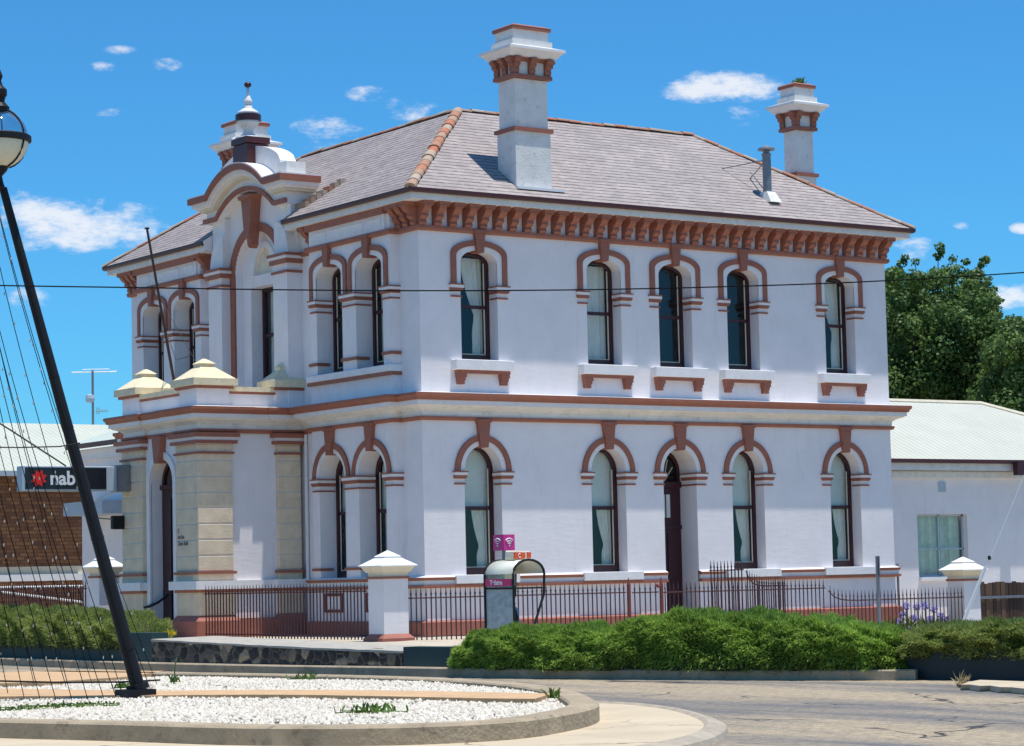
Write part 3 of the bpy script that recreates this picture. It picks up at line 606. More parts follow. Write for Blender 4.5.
for y0, y1, cs in bays:
    k2 = dict(up); k2['z0'] = 5.60
    for j, c in enumerate(cs):
        first = (j == 0)
        mouldings(FS, c, b_, up, True, HB); mouldings(FS, c, b_, lo, False, HB)
        for z in (up['imp'], lo['imp']): imposts(FS, c, b_, z, half=HB, wrap=.38, rl=(c-y0) if first else (cs[1]-cs[0])-HB, rr=0 if first else (y1-c)-.05)
        window(FS, c, b_, k2, False, curtain='full', blind=False, dep=.40, half=HB); window(FS, c, b_, lo, True, curtain='full', blind=True, dep=.40, half=HB)
    s = MB(); s.fbox(FS, y0-.05, y1+.05, -.01, b_+.10, 5.46, 5.60); s.build('sill', M['white'], B, bevel=.01)
    s = MB(); s.fbox(FS, y0-.04, y1+.04, 0.0, b_+.08, 5.385, 5.458); s.build('sill_moulding', M['brown'], B)
    # thin brown base strips of the piers
    for z0, z1 in ((5.81, 5.875), (1.455, 1.51)):
        a, bb = cs; segs = ((y0, a-HB), (a+HB, bb-HB), (bb+HB, y1))
        for u0, u1 in segs: m = MB(); m.fbox(FS, u0-.03 if u0 != y0 else u0-.035, u1+.03, 0.0 if u0 == y0 else b_-.3, b_+.035, z0, z1); m.build('pier_moulding', M['brown'], B)
    # frieze panels
    m = MB(); m.fbox(FS, y0+.12, y1-.08, b_-.05, b_+.05, 8.37, 8.70)
    for u0, u1 in ((y0+.25, y0+.8), (y0+.95, y1-.95), (y1-.8, y1-.25)):
        for za, zb in ((8.44, 8.46), (8.61, 8.63)): m.fbox(FS, u0, u1, b_+.05, b_+.065, za, zb)
        for ua in (u0, u1-.02): m.fbox(FS, ua, ua+.02, b_+.05, b_+.065, 8.46, 8.61)
    m.build('frieze_panel', M['white'], B)
    m = MB(); m.fbox(FS, y0+.05, y1-.02, b_-.05, b_+.14, 8.703, 8.828); m.build('frieze_moulding', M['brown'], B)

# ---- string courses
pathS = [(0, 8.36), (0, 9.0), (-b_, 9.0), (-b_, 12.26), (0, 12.26), (0, W), (L, W), (L, 0), (0, 0), (0, .75), (-b_, .75), (-b_, 4.01), (0, 4.01), (0, 4.64)]
m = MB(); m.sweep(pathS, [(-.02, 8.27), (.06, 8.27), (.085, 8.31), (.085, 8.37), (-.02, 8.37)]); m.build('string_course', M['brown'], B)
px0, py0, py1 = -2.6, 4.70, 8.31
pathL = [(L, 0), (0, 0), (0, .75), (-b_, .75), (-b_, 4.01), (0, 4.01), (0, 4.74), (-.70, 4.74), (-.70, 4.79), (-1.74, 4.79), (-1.74, 4.74), (-2.53, 4.74), (-2.53, 5.74), (-2.47, 5.74), (-2.47, 7.27), (-2.53, 7.27), (-2.53, 8.24), (0, 8.24),
         (0, 9.0), (-b_, 9.0), (-b_, 12.26), (0, 12.26), (0, W), (L, W)]
def sw(name, prof, mat, closed=True, path=pathL):
    q = MB(); q.sweep(path, prof, closed); return q.build(name, mat, B)
sw('string_course', [(-.03, 4.42), (.05, 4.42), (.075, 4.46), (.075, 4.50), (-.03, 4.50)], M['brown'])
sw('cornice_frieze', [(-.03, 4.502), (.03, 4.502), (.035, 4.60), (.10, 4.655), (.22, 4.70), (.24, 4.72), (-.03, 4.72)], M['whitedirty'])
sw('cornice_band', [(-.03, 4.722), (.28, 4.722), (.28, 4.81), (-.03, 4.81)], M['white'])
sw('cornice_fascia', [(-.03, 4.812), (.31, 4.812), (.33, 4.86), (.365, 4.90), (.365, 4.955), (-.03, 4.955)], M['brown'])
sw('cornice_top', [(-.03, 4.957), (.365, 4.957), (.0, 5.00), (-.03, 5.00)], M['white'])
# plinth mouldings
pathP = [(LX[2]-H, 0), (0, 0), (0, .75), (-b_, .75), (-b_, 4.01), (0, 4.01), (0, 4.80)]
pathP2 = [(L, W), (L, 0), (LX[2]+H, 0)]
for pp in (pathP, pathP2):
    sw('plinth_moulding', [(-.03, 1.205), (.075, 1.205), (.10, 1.25), (.10, 1.262), (-.03, 1.275)], M['brown'], False, pp)
    sw('plinth_band', [(-.03, 1.115), (.06, 1.115), (.06, 1.203), (-.03, 1.203)], M['whitedirty'], False, pp)
    sw('plinth_moulding', [(-.03, 1.05), (.06, 1.05), (.10, 1.075), (.10, 1.113), (-.03, 1.113)], M['brown'], False, pp)
    sw('plinth_ledge', [(-.03, 1.264), (.085, 1.264), (.0, 1.30), (-.03, 1.30)], M['white'], False, pp)
    sw('red_plinth', [(-.03, -.45), (.11, -.45), (.11, .37), (.0, .40), (-.03, .40)], M['red'], False, pp)
# foundation vents near the left bay
for yy in (1.55, 3.2):
    m = MB(); m.fbox(FS, yy-.36, yy+.36, b_-.02, b_+.03, .92, .98); m.fbox(FS, yy-.36, yy+.36, b_-.02, b_+.03, .58, .64); m.fbox(FS, yy-.36, yy-.30, b_-.02, b_+.03, .64, .92); m.fbox(FS, yy+.30, yy+.36, b_-.02, b_+.03, .64, .92)
    m.build('vent_frame', M['darkred'], B)
# ---- door on the long front
dr_ = MB(); dd = -.58
x = LX[2]; dr_.fbox(FL, x-H, x+H, dd-.05, dd, .12, 3.12)
for z0, z1 in ((.3, 1.0), (1.1, 2.1)):
    for sg in (-1, 1): dr_.fbox(FL, x+sg*.21-.14, x+sg*.21+.14, dd, dd+.02, z0, z1)
dr_.fbox(FL, x-H, x+H, dd, dd+.06, 3.10, 3.22); dr_.fbox(FL, x-H, x+H, dd, dd+.04, 2.20, 2.28)
o = outline(x, H+.01, 3.15, lo['zs'], lo['rise']+.01); i2 = outline(x, H-.08, 3.22, lo['zs'], lo['rise']-.08)
dr_.band(FL, i2, o, dd-.05, dd+.01)
dm = dr_.build('door', M['maroon'], B)
g = MB(); g.plate(FL, i2, [], dd-.03); g.build('fanlight', M['glass'], dm)
g = MB()
for a in (35, 65, 90, 115, 145): g.tube([(x+.05*math.cos(R(a)), -dd+.02, 3.24), (x+.34*math.cos(R(a)), -dd+.02, 3.26+.5*math.sin(R(a)))], .012, 4)
g.build('fanlight_tracery', M['cream'], dm)
g = MB(); g.fbox(FL, x-.30, x+.18, dd+.003, dd+.012, 2.45, 2.95); g.build('door_glass', M['blind'], dm)
g = MB(); 
for uu in (-.30, -.14, .02, .16): g.fbox(FL, x+uu, x+uu+.025, dd+.012, dd+.025, 2.45, 2.95)
g.build('glazing_bar', M['maroon'], dm)
g = MB(); g.fbox(FL, x-H-.02, x+H+.02, -.7, .12, -.3, .12); g.build('door_step', M['red'], B)

# ---- eaves brackets
def bracket_mesh(F, uc, base):
    m = MB(); pr = [(0, 8.375), (.10, 8.375), (.13, 8.42), (.11, 8.47), (.15, 8.50), (.20, 8.54), (.19, 8.60), (.25, 8.63), (.31, 8.69), (.34, 8.76), (0, 8.76)]
    n = len(pr); bb = len(m.v)
    for s_ in (-.085, .085): m.v += [F(uc+s_, base+d, z) for d, z in pr]
    m.f += [tuple(bb+i for i in range(n)), tuple(bb+n+i for i in reversed(range(n)))]+[(bb+i, bb+(i+1) % n, bb+n+(i+1) % n, bb+n+i) for i in range(n)]
    m.fbox(F, uc-.13, uc+.13, base, base+.38, 8.762, 8.828); m.fbox(F, uc-.11, uc+.11, base, base+.37, 8.735, 8.76)
    return m
proto = bracket_mesh(FL, 0, 0).build('eaves_bracket', M['brown'], B); nb = 35
us = [.04+(L-.14)*i/(nb-1) for i in range(nb)]; proto.location = (us[0], 0, 0)
for u in us[1:]: child_copy(proto, B, (u-us[0], 0, 0))
ps = bracket_mesh(FS, 0, 0).build('eaves_bracket', M['brown'], B); ys = [.05, .33, .60, 4.12, 8.9, 12.40, 12.66, 12.91]; ps.location = (0, ys[0], 0)
for y in ys[1:]: child_copy(ps, B, (0, y-ys[0], 0))
# ---- eaves, gutter, roof
pathE = [(0, 8.33), (0, W), (L, W), (L, 0), (0, 0), (0, 4.68)]
sw('soffit', [(-.05, 8.83), (.43, 8.83), (.43, 8.85), (-.05, 8.85)], M['whitedirty'], False, pathE)
sw('fascia_board', [(.40, 8.831), (.435, 8.831), (.435, 8.975), (.40, 8.975)], M['whitedirty'], False, pathE)
sw('gutter', [(.437, 8.965), (.495, 8.95), (.525, 8.98), (.53, 9.05), (.51, 9.05), (.505, 8.99), (.437, 8.985)], M['gutter'], False, pathE)
E0 = .505; RZ = 9.05; RH = 11.52; RI = 3.1; sl_ = (RH-RZ)/(RI+E0)
x0, x1, y0, y1 = -E0, L+E0, -E0, W+E0; a0, a1, c0, c1 = RI, 9.72, RI, W-RI
rm = MB(); rm.uv = []
def rq(pts, uax):
    b = len(rm.v); rm.v += pts; rm.f.append(tuple(range(b, b+len(pts))))
    zf = math.sqrt(1+1/sl_**2)
    for p in pts: rm.uv.append((p[uax], (p[2]-RZ)*zf))
rq([(x0, y0, RZ), (x1, y0, RZ), (a1, c0, RH), (a0, c0, RH)], 0); NX = .10; NZ = RZ+(NX+E0)*sl_; yA, yB = 4.69, 8.32
for pl in ([(x0, y0, RZ), (x0, yA, RZ), (NX, yA, NZ), (NX, y0+(NX+E0), NZ)], [(x0, yB, RZ), (x0, y1, RZ), (NX, y1-(NX+E0), NZ), (NX, yB, NZ)], [(NX, y0+(NX+E0), NZ), (NX, y1-(NX+E0), NZ), (a0, c1, RH), (a0, c0, RH)]):
    rq([pl[k] for k in range(4)], 1)
rq([(x1, y0, RZ), (x1, y1, RZ), (a1, c1, RH), (a1, c0, RH)], 1); rq([(x1, y1, RZ), (x0, y1, RZ), (a0, c1, RH), (a1, c1, RH)], 0)
cz = RH-1.6; cx0, cx1, cy0, cy1 = 5.6, 7.2, 5.6, 7.4
rq([(a1, c0, RH), (a0, c0, RH), (cx0, cy0, cz), (cx1, cy0, cz)], 0); rq([(a0, c0, RH), (a0, c1, RH), (cx0, cy1, cz), (cx0, cy0, cz)], 1)
rq([(a0, c1, RH), (a1, c1, RH), (cx1, cy1, cz), (cx0, cy1, cz)], 0); rq([(a1, c1, RH), (a1, c0, RH), (cx1, cy0, cz), (cx1, cy1, cz)], 1); rq([(cx0, cy0, cz), (cx1, cy0, cz), (cx1, cy1, cz), (cx0, cy1, cz)], 0)
roof = rm.build('roof', M['slate'], B, recalc=False)
def tiles(p, q, r=.13):
    m = MB(); p, q = Vector(p), Vector(q); n = max(2, int((q-p).length/.33)); t = (q-p).normalized(); s_ = t.cross(Vector((0, 0, 1))).normalized(); u = s_.cross(t)
    for i in range(n):
        a = p+(q-p)*(i/n); c = p+(q-p)*((i+1.02)/n); jit = random.uniform(-.012, .012); rr = r*random.uniform(.92, 1.05); b = len(m.v)
        for base, sc in ((a, 1.0), (c, .88)):
            for k in range(7):
                an = math.pi*k/6; m.v.append(tuple(base+s_*math.cos(an)*rr*sc+u*(math.sin(an)*rr*sc*.75+jit-.01)))
        for k in range(6): m.f.append((b+k, b+k+1, b+8+k, b+7+k))
        m.f.append(tuple(b+k for k in range(7))); m.f.append(tuple(b+7+k for k in reversed(range(7))))
    return m.build('ridge_tiles', M['terra'], roof)
for p, q in (((x0, y0, RZ), (a0, c0, RH)), ((a0, c0, RH), (a1, c0, RH)), ((x1, y0, RZ), (a1, c0, RH)), ((a0, c0, RH), (a0, c1, RH)), ((x0, y1, RZ), (a0, c1, RH)), ((x1, y1, RZ), (a1, c1, RH)), ((a0, c1, RH), (a1, c1, RH)), ((a1, c0, RH), (a1, c1, RH))):
    tiles(p, q, .13 if p[0] == x0 and p[1] == y0 else .09)
# patched corner of terracotta beside the pediment
m = MB()
for i in range(7):
    t = i/6; X = -.15+t*.75; m.box(X, X+.16, 4.25-.25*t, 4.25-.25*t+.42-.25*t, RZ+(X+E0)*sl_-.02, RZ+(X+.16+E0)*sl_+.03)
m.build('flashing_tiles', M['terra'], roof)

# ---- chimneys
def chimney(x0, y0, wx, wy, zb, dz=0, nbk=(4, 3), small=1.0, plant=False):
    z = lambda v: v+dz
    m = MB(); m.box(x0, x0+wx, y0, y0+wy, zb, z(10.50)); e = -.035
    m.box(x0-e, x0+wx+e, y0-e, y0+wy+e, z(10.50), z(11.60)); m.box(x0-e-.002, x0+wx+e+.002, y0-e-.002, y0+wy+e+.002, z(11.69), z(12.05))
    a = .06; m.box(x0-a, x0+wx+a, y0-a, y0+wy+a, z(12.24), z(12.42)); m.box(x0-.0, x0+wx+.0, y0-.0, y0+wy, z(12.42), z(12.645))
    stack = m.build('chimney', M['whitedirty'], B)
    m = MB(); cA, cB = .12, .33
    m.frustum(x0-.12, x0+wx+.12, y0-.12, y0+wy+.12, z(12.05), x0-.23, x0+wx+.23, y0-.23, y0+wy+.23, z(12.18))
    m.box(x0-.26, x0+wx+.26, y0-.26, y0+wy+.26, z(12.18), z(12.235)); m.frustum(x0-.26, x0+wx+.26, y0-.26, y0+wy+.26, z(12.235), x0-.06, x0+wx+.06, y0-.06, y0+wy+.06, z(12.30))
    m.build('cornice', M['white'], stack)
    for (za, zb_, pr) in ((10.49, 10.57, .05), (11.61, 11.69, .05), (11.97, 12.045, .02), (12.64, 12.71, .045)): m = MB(); m.box(x0-pr, x0+wx+pr, y0-pr, y0+wy+pr, z(za), z(zb_)); m.build('band', M['brown'], stack)
    m = MB(); m.frustum(x0-.05, x0+wx+.05, y0-.05, y0+wy+.05, z(12.71), x0+.05, x0+wx-.05, y0+.05, y0+wy-.05, z(12.76)); m.build('chimney_cap', M['brown'], stack)
    bw = .075
    def br(F, u, base): 
        m = MB(); pr = [(0, 11.70), (.05, 11.70), (.07, 11.78), (.06, 11.84), (.12, 11.88), (.12, 11.94), (.18, 11.98), (.18, 12.03), (0, 12.03)]; bb = len(m.v); n = len(pr)
        for s_ in (-bw, bw): m.v.extend([F(u+s_, base+d, z(q)) for d, q in pr])
        m.f.extend([tuple(bb+i for i in range(n)), tuple(bb+n+i for i in reversed(range(n)))]+[(bb+i, bb+(i+1) % n, bb+n+(i+1) % n, bb+n+i) for i in range(n)]); m.build('bracket', M['brown'], stack)
    for i in range(nbk[0]):
        u = x0+.04+(wx-.08)*i/(nbk[0]-1); br(lambda u, d, zz: (u, y0-d, zz), u, -.03); br(lambda u, d, zz: (u, y0+wy+d, zz), u, -.03)
    for i in range(nbk[1]):
        u = y0+.04+(wy-.08)*i/(nbk[1]-1); br(lambda u, d, zz: (x0-d, u, zz), u, -.03); br(lambda u, d, zz: (x0+wx+d, u, zz), u, -.03)
    return stack
c1_ = chimney(2.36, -.13, .90, .66, 9.0, nbk=(3, 3))
m = MB(); m.box(2.30, 3.50, -.28, -.13, 9.24, 9.29); m.build('flashing', M['whitemetal'], c1_)
chimney(12.33, 2.38, .60, .52, 9.3, dz=.16, nbk=(2, 2))
chimney(.86, 9.15, .84, .62, 9.3, dz=-.62, nbk=(3, 3))
# vent pipe with stays
vx, vy = 9.60, .33
m = MB(); m.lathe(vx, vy, [(.10, 9.6), (.10, 10.58), (.11, 10.60), (.11, 10.64), (.07, 10.66), (.07, 10.70), (.20, 10.72), (.19, 10.76), (.03, 10.83)], 14); vp = m.build('vent_pipe', M['galv'], B, smooth=False)
m = MB()
for q in (hY(722, 170, 1.55), hY(750, 172, 1.2)): 
    zq = RZ+sl_*(q[1]+E0); m.tube([(vx, vy, 10.5), (q[0], q[1], zq)], .012, 5)
m.tube([hY(750, 172, 1.2), (vx-.08, vy, 9.8)], .012, 5)
m.build('stay', M['galv'], vp)
m = MB(); m.frustum(vx-.17, vx+.17, vy-.30, vy+.17, 9.50, vx-.12, vx+.12, vy-.12, vy+.12, 9.76); m.build('flashing', M['whitedirty'], vp)

# ---- centre bay piers, niche and pediment
for y0_, y1_ in ((4.70, 5.32), (7.69, 8.31)):
    m = MB(); m.fbox(FS, y0_, y1_, -.02, c_, 4.9, 8.0); m.fbox(FS, y0_+.01, y1_-.01, -.02, c_-.01, 8.0, 8.3); m.build('pier', M['wall'], B)
    m = MB()
    for za, zb_, e in ((8.30, 8.36, .10), (8.14, 8.235, .06), (7.93, 7.985, .035)): m.fbox(FS, y0_-e, y1_+e, 0, c_+e, za, zb_)
    m.build('capital_moulding', M['brown'], B)
    m = MB(); m.fbox(FS, y0_-.08, y1_+.08, 0, c_+.08, 8.237, 8.298); m.build('capital', M['white'], B)
# quarter round shoulders above the piers
for sg, yo in ((-1, 4.70), (1, 8.31)):
    m = MB(); yi = yo-sg*.62; n = 10; poly = [(yi, 8.36)]+[(yi+sg*.60*math.cos(R(90)*k/n), 8.36+.75*math.sin(R(90)*k/n)) for k in range(n+1)]
    m.prism(FS, poly, .0, c_-.04)
    m.fbox(FS, min(yi, yo)+.012, max(yi, yo)-.012, .01, c_-.12, 8.85, 9.5)
    m.build('shoulder', M['white'], B, smooth=False)
for ya_, yb_ in ((4.71, 5.49), (7.52, 8.30)):
    m = MB(); m.fbox(FS, ya_, yb_, -1.0, .10, 8.32, 9.55); m.build('gable_core', M['white'], B)
m = MB()   # brown arch of the niche
oa = [(YC-1.2, 5.05)]+arc(YC, 1.2, 8.2, 1.06, 28)+[(YC+1.2, 5.05)]; ia = [(YC-1.0, 5.05)]+arc(YC, 1.0, 8.2, .86, 28)+[(YC+1.0, 5.05)]
m.band(FS, ia, oa, .10, .15); m.build('niche_moulding', M['brown'], B)
m = MB(); ib = arc(YC, .44, 8.12, .60, 16); ob = arc(YC, .60, 8.12, .74, 16); m.band(FS, ib, ob, -.085, -.04); m.build('lunette_ring', M['white'], B)
# window in niche
m = MB(); d0 = -.36
for u0, u1, z0, z1 in ((-.62, -.55, 5.62, 7.86), (.55, .62, 5.62, 7.86), (-.62, .62, 7.78, 7.86), (-.62, .62, 5.62, 5.74), (-.62, .62, 6.75, 6.82)): m.fbox(FS, YC+u0, YC+u1, d0-.08, d0, z0, z1)
wo = m.build('window', M['maroon'], B)
g = MB(); g.fbox(FS, YC-.55, YC+.55, d0-.06, d0-.05, 5.74, 7.78); g.build('glass', M['glass'], wo)
m = MB()
for i in range(24):
    u0 = YC-.50+i*.042; m.quad(FS(u0, d0-.16-.02*(i % 2), 5.75), FS(u0+.042, d0-.16-.02*((i+1) % 2), 5.75), FS(u0+.042, d0-.16-.02*((i+1) % 2), 7.78), FS(u0, d0-.16-.02*(i % 2), 7.78))
m.build('curtain', M['curtain'], wo)
# the big tapered keystone
m = MB(); m.prism(FS, [(YC-.24, 9.80), (YC+.24, 9.80), (YC+.12, 9.0), (YC+.10, 8.9), (YC-.10, 8.9), (YC-.12, 9.0)], .10, .36); m.prism(FS, [(YC-.30, 9.86), (YC+.30, 9.86), (YC+.24, 9.77), (YC-.24, 9.77)], .10, .42)
m.prism(FS, [(YC-.10, 9.1), (YC+.10, 9.1), (YC+.08, 8.76), (YC, 8.68), (YC-.08, 8.76)], .10, .30); m.build('keystone', M['brown'], B)
# entablature following an arch
def fz(dy):
    a = abs(dy)
    if a >= 1.32: return 0.0
    Rr = 1.98; return math.sqrt(Rr*Rr-a*a)-math.sqrt(Rr*Rr-1.32*1.32)
def arched(name, mat, z0, z1, d, body=.15, w_=1.81, back=-.32, taper=0):
    ww = w_+d; n = 40; us_ = sorted(set([-ww, ww]+[-1.32+2.64*i/n for i in range(n+1)])); m = MB()
    lo_ = [(YC+u, z0+fz(u)) for u in us_]; hi_ = [(YC+u, z1+fz(u)) for u in us_]
    m.band(FS, lo_, hi_, back, c_+d); return m.build(name, mat, B)
arched('architrave', M['brown'], 9.445, 9.545, .08, back=.385); arched('entablature', M['white'], 9.43, 9.70, .012, back=-.75); arched('entablature_cove', M['cream'], 9.701, 9.76, .13)
arched('entablature_cove', M['white'], 9.761, 9.81, .20); arched('entablature_band', M['white'], 9.811, 9.895, .27); arched('pediment_cornice', M['brown'], 9.896, 10.03, .34); arched('pediment_top', M['white'], 10.031, 10.06, .32)
# attic
m = MB(); n = 14; ptsA = []
def attic(dy):
    t = min(1, max(0, (abs(dy)-.34)/1.08)); return 10.93-.48*(.35*t+.65*(1-math.sqrt(max(0, 1-t*t))))
poly = [(YC-1.42, 10.0)]+[(YC+u, attic(u)) for u in [-1.42+2.84*i/30 for i in range(31)]]+[(YC+1.42, 10.0)]
m.prism(FS, poly, -.12, .28); m.build('attic', M['white'], B)
m = MB()
for sg in (-1, 1):
    m = MB(); u0, u1 = sorted((YC+sg*1.42, YC+sg*1.80)); m.fbox(FS, u0, u1, -.14, .34, 9.95, 10.37)
    m.build('attic_block', M['whitedirty'], B)
m = MB(); m.fbox(FS, YC-.32, YC+.32, -.05, .50, 10.4, 10.98); m.fbox(FS, YC-.345, YC+.345, -.08, .53, 11.0, 11.14); m.build('pedestal', M['gutter'], B)
ux, uy = -.22, YC+.10
m = MB(); m.lathe(ux, uy, [(.30, 11.14), (.30, 11.18), (.18, 11.22), (.11, 11.30), (.12, 11.38), (.22, 11.48), (.27, 11.55)], 20); fin = m.build('finial', M['whitedirty'], B, smooth=True)
m = MB(); m.lathe(ux, uy, [(.27, 11.55), (.29, 11.56), (.29, 11.70), (.26, 11.71)], 20); m.build('finial_band', M['maroon'], fin)
m = MB(); m.lathe(ux, uy, [(.25, 11.71), (.22, 11.78), (.12, 11.84), (.08, 11.86), (.10, 11.90), (.06, 11.92), (.10, 12.00), (.10, 12.02), (.05, 12.12), (.035, 12.16), (.03, 12.32)], 20); m.build('finial_spire', M['white'], fin, smooth=True)
m = MB(); m.lathe(ux, uy, [(.02, 12.32), (.07, 12.35), (.085, 12.39), (.07, 12.43), (.02, 12.46)], 14); m.build('finial_ball', M['maroon'], fin, smooth=True)

# ---- portico
PZ = 4.42
m = MB()
ah = outline(YC, .55, .1, 3.45, .50)
m.plate(FS, [(5.6, -.3), (7.4, -.3), (7.4, PZ), (5.6, PZ)], [ah], 2.5); m.reveal(FS, ah, 2.5, 2.24)
m.quad((-1.75, 4.82, -.3), (-.65, 4.82, -.3), (-.65, 4.82, PZ), (-1.75, 4.82, PZ)); m.quad((-2.5, 8.25, -.3), (0, 8.25, -.3), (0, 8.25, PZ), (-2.5, 8.25, PZ))
m.quad((-2.5, 4.8, PZ), (0, 4.8, PZ), (0, 8.25, PZ), (-2.5, 8.25, PZ))
m.build('portico_wall', M['wall'], B, recalc=False)
m = MB(); o2 = [(YC-.70, .1)]+arc(YC, .70, 3.45, .66, 24)+[(YC+.70, .1)]; i2 = [(YC-.55, .1)]+arc(YC, .55, 3.45, .50, 24)+[(YC+.55, .1)]; m.band(FS, i2, o2, 2.49, 2.55); m.build('archivolt', M['white'], B)
m = MB(); m.prism(FS, [(YC-.20, 4.43), (YC+.20, 4.43), (YC+.11, 3.86), (YC-.11, 3.86)], 2.3, 2.66); m.build('keystone', M['brown'], B)
def rust(name, x0, x1, y0, y1, z0, z1):
    step = (z1-z0)/8; m = MB(); j = MB()
    for i in range(8): m.box(x0, x1, y0, y1, z0+i*step+.012, z0+(i+1)*step-.012)
    j.box(x0+.012, x1-.012, y0+.012, y1-.012, z0, z1)
    p = m.build(name, M['beige'], B, bevel=.012); j.build('mortar_joint', M['joint'], p)
    return p
for (X0, X1, Y0, Y1) in ((-2.6, -1.77, 4.70, 5.70), (-2.6, -1.77, 7.31, 8.31), (-.66, -.10, 4.70, 5.2)):
    rust('rusticated_pier', X0, X1, Y0, Y1, 1.50, 4.18)
    for nm, za, zb_ in (('pier_base', .40, 1.06), ('pier_base', 1.30, 1.44), ('pier_cap', 4.18, 4.30)): m = MB(); m.box(X0, X1, Y0, Y1, za, zb_); m.build(nm, M['beige'], B)
    for za, zb_, e in ((1.44, 1.50, .05), (3.97, 4.02, .035), (4.19, 4.26, .09), (4.33, 4.419, .13), (1.06, 1.12, .04)): m = MB(); m.box(X0-e, X1+e, Y0-e, Y1+e, za, zb_); m.build('pier_moulding', M['brown'], B)
    m = MB(); m.box(X0-.07, X1+.07, Y0-.07, Y1+.07, 4.262, 4.328); m.build('pier_band', M['white'], B); m = MB(); m.box(X0-.13, X1+.13, Y0-.13, Y1+.13, 1.122, 1.30); m.build('pier_band', M['white'], B)
    m = MB(); m.box(X0-.10, X1+.10, Y0-.10, Y1+.10, -.3, .46); m.frustum(X0-.10, X1+.10, Y0-.10, Y1+.10, .46, X0, X1, Y0, Y1, .58); m.build('red_plinth', M['red'], B)
m = MB(); m.box(-1.70, -.72, 4.74, 4.85, 1.122, 1.30); m.build('plinth_band', M['white'], B)
m = MB(); m.box(-1.70, -.72, 4.76, 4.85, 1.06, 1.12); m.build('plinth_moulding', M['brown'], B)
m = MB(); m.box(-1.70, -.72, 4.72, 4.85, -.3, .50); m.build('red_plinth', M['red'], B)
# portico door
m = MB(); m.fbox(FS, YC-.54, YC+.54, 2.17, 2.24, .1, 3.3)
for z0, z1 in ((.3, 1.2), (1.35, 3.1)):
    for sg in (-1, 1): m.fbox(FS, YC+sg*.26-.17, YC+sg*.26+.17, 2.24, 2.27, z0, z1)
m.fbox(FS, YC-.54, YC+.54, 2.24, 2.30, 3.3, 3.4)
m.band(FS, outline(YC, .46, 3.4, 3.45, .42), outline(YC, .56, 3.3, 3.45, .51), 2.17, 2.24)
pd = m.build('door', M['maroon'], B)
g = MB(); g.plate(FS, outline(YC, .46, 3.4, 3.45, .42), [], 2.20); g.build('fanlight', M['glass'], pd)
m = MB(); m.box(-3.1, -2.1, 5.75, 7.26, -.2, .10); m.build('door_step', M['concrete'], B)
# handrail by the door
m = MB(); m.tube([(-2.62, 7.2, .76), (-2.6, 7.0, .78), (-2.5, 6.8, .86), (-2.35, 6.72, .98), (-2.3, 6.70, 1.04)], .03, 6); m.build('handrail', M['black'], B)
# parapet
def pedestal(X0, X1, Y0, Y1, h=1.0):
    m = MB(); m.box(X0, X1, Y0, Y1, 5.0, 5.38); m.build('parapet_block', M['wall'], B)
    m = MB(); m.box(X0-.07, X1+.07, Y0-.07, Y1+.07, 5.36, 5.42); m.build('parapet_moulding', M['brown'], B)
    e = .14; cx, cy = (X0+X1)/2, (Y0+Y1)/2; hx, hy = (X1-X0)/2, (Y1-Y0)/2
    m = MB(); m.box(X0-e, X1+e, Y0-e, Y1+e, 5.422, 5.57); m.frustum(X0-e+.03, X1+e-.03, Y0-e+.03, Y1+e-.03, 5.57, cx-hx*.42, cx+hx*.42, cy-hy*.42, cy+hy*.42, 5.57+.27*h)
    m.box(cx-hx*.42, cx+hx*.42, cy-hy*.42, cy+hy*.42, 5.57+.27*h, 5.57+.34*h); m.frustum(cx-hx*.48, cx+hx*.48, cy-hy*.48, cy+hy*.48, 5.57+.34*h, cx-.03, cx+.03, cy-.03, cy+.03, 5.57+.45*h)
    m.build('pedestal_cap', M['capstone'], B)
pedestal(-2.58, -1.80, 4.74, 5.52); pedestal(-2.58, -1.80, 7.49, 8.27); pedestal(-.66, -.06, 4.74, 5.2, .9); pedestal(-.66, -.06, 7.8, 8.27, .9)
for (xa, xb, ya_, yb_) in ((-1.8, -.66, 4.80, 5.02), (-2.5, -2.28, 5.52, 7.49), (-1.8, -.66, 8.0, 8.2)):
    sd_ = xb-xa > .5; ex, ey = (0, 1) if sd_ else (1, 0)
    for nm, mt, g_, za, zb_ in (('parapet', 'wall', 0, 5.0, 5.26), ('coping_moulding', 'brown', .04, 5.262, 5.31), ('coping', 'capstone', .08, 5.312, 5.41)):
        m = MB(); m.box(xa-g_*ex, xb+g_*ex, ya_-g_*ey, yb_+g_*ey, za, zb_); m.build(nm, M[mt], B)
# downpipes
m = MB(); m.tube([(-.05, 4.56, 4.4), (-.05, 4.56, .2)], .035, 8); m.build('downpipe', M['white'], B)
m = MB(); m.tube([(L+.10, .02, 1.35), (L+.10, .02, -.2)], .028, 8); m.build('downpipe', M['galv'], B)

# ---- text helper (flat lettering, turned into mesh)
def text(body, size, mat, parent, origin, xdir, ydir, off=0.0, ext=.004, align='LEFT', name='lettering'):
    cu = bpy.data.curves.new('t', 'FONT'); cu.body = body; cu.size = size; cu.extrude = ext; cu.offset = off; cu.align_x = align
    t = bpy.data.objects.new('t', cu); col.objects.link(t); bpy.context.view_layer.update()
    me = bpy.data.meshes.new_from_object(t.evaluated_get(bpy.context.evaluated_depsgraph_get())); bpy.data.objects.remove(t)
    xd, yd = Vector(xdir).normalized(), Vector(ydir).normalized(); zd = xd.cross(yd); Mx = Matrix((xd, yd, zd)).transposed()
    for v in me.vertices: v.co = Mx @ v.co + Vector(origin)-wloc(parent)
    me.materials.clear(); me.materials.append(mat); o = bpy.data.objects.new(name, me); col.objects.link(o); o.parent = parent; return o
M['ink'] = plain('dark_lettering', (.16, .14, .13), .7, .05)
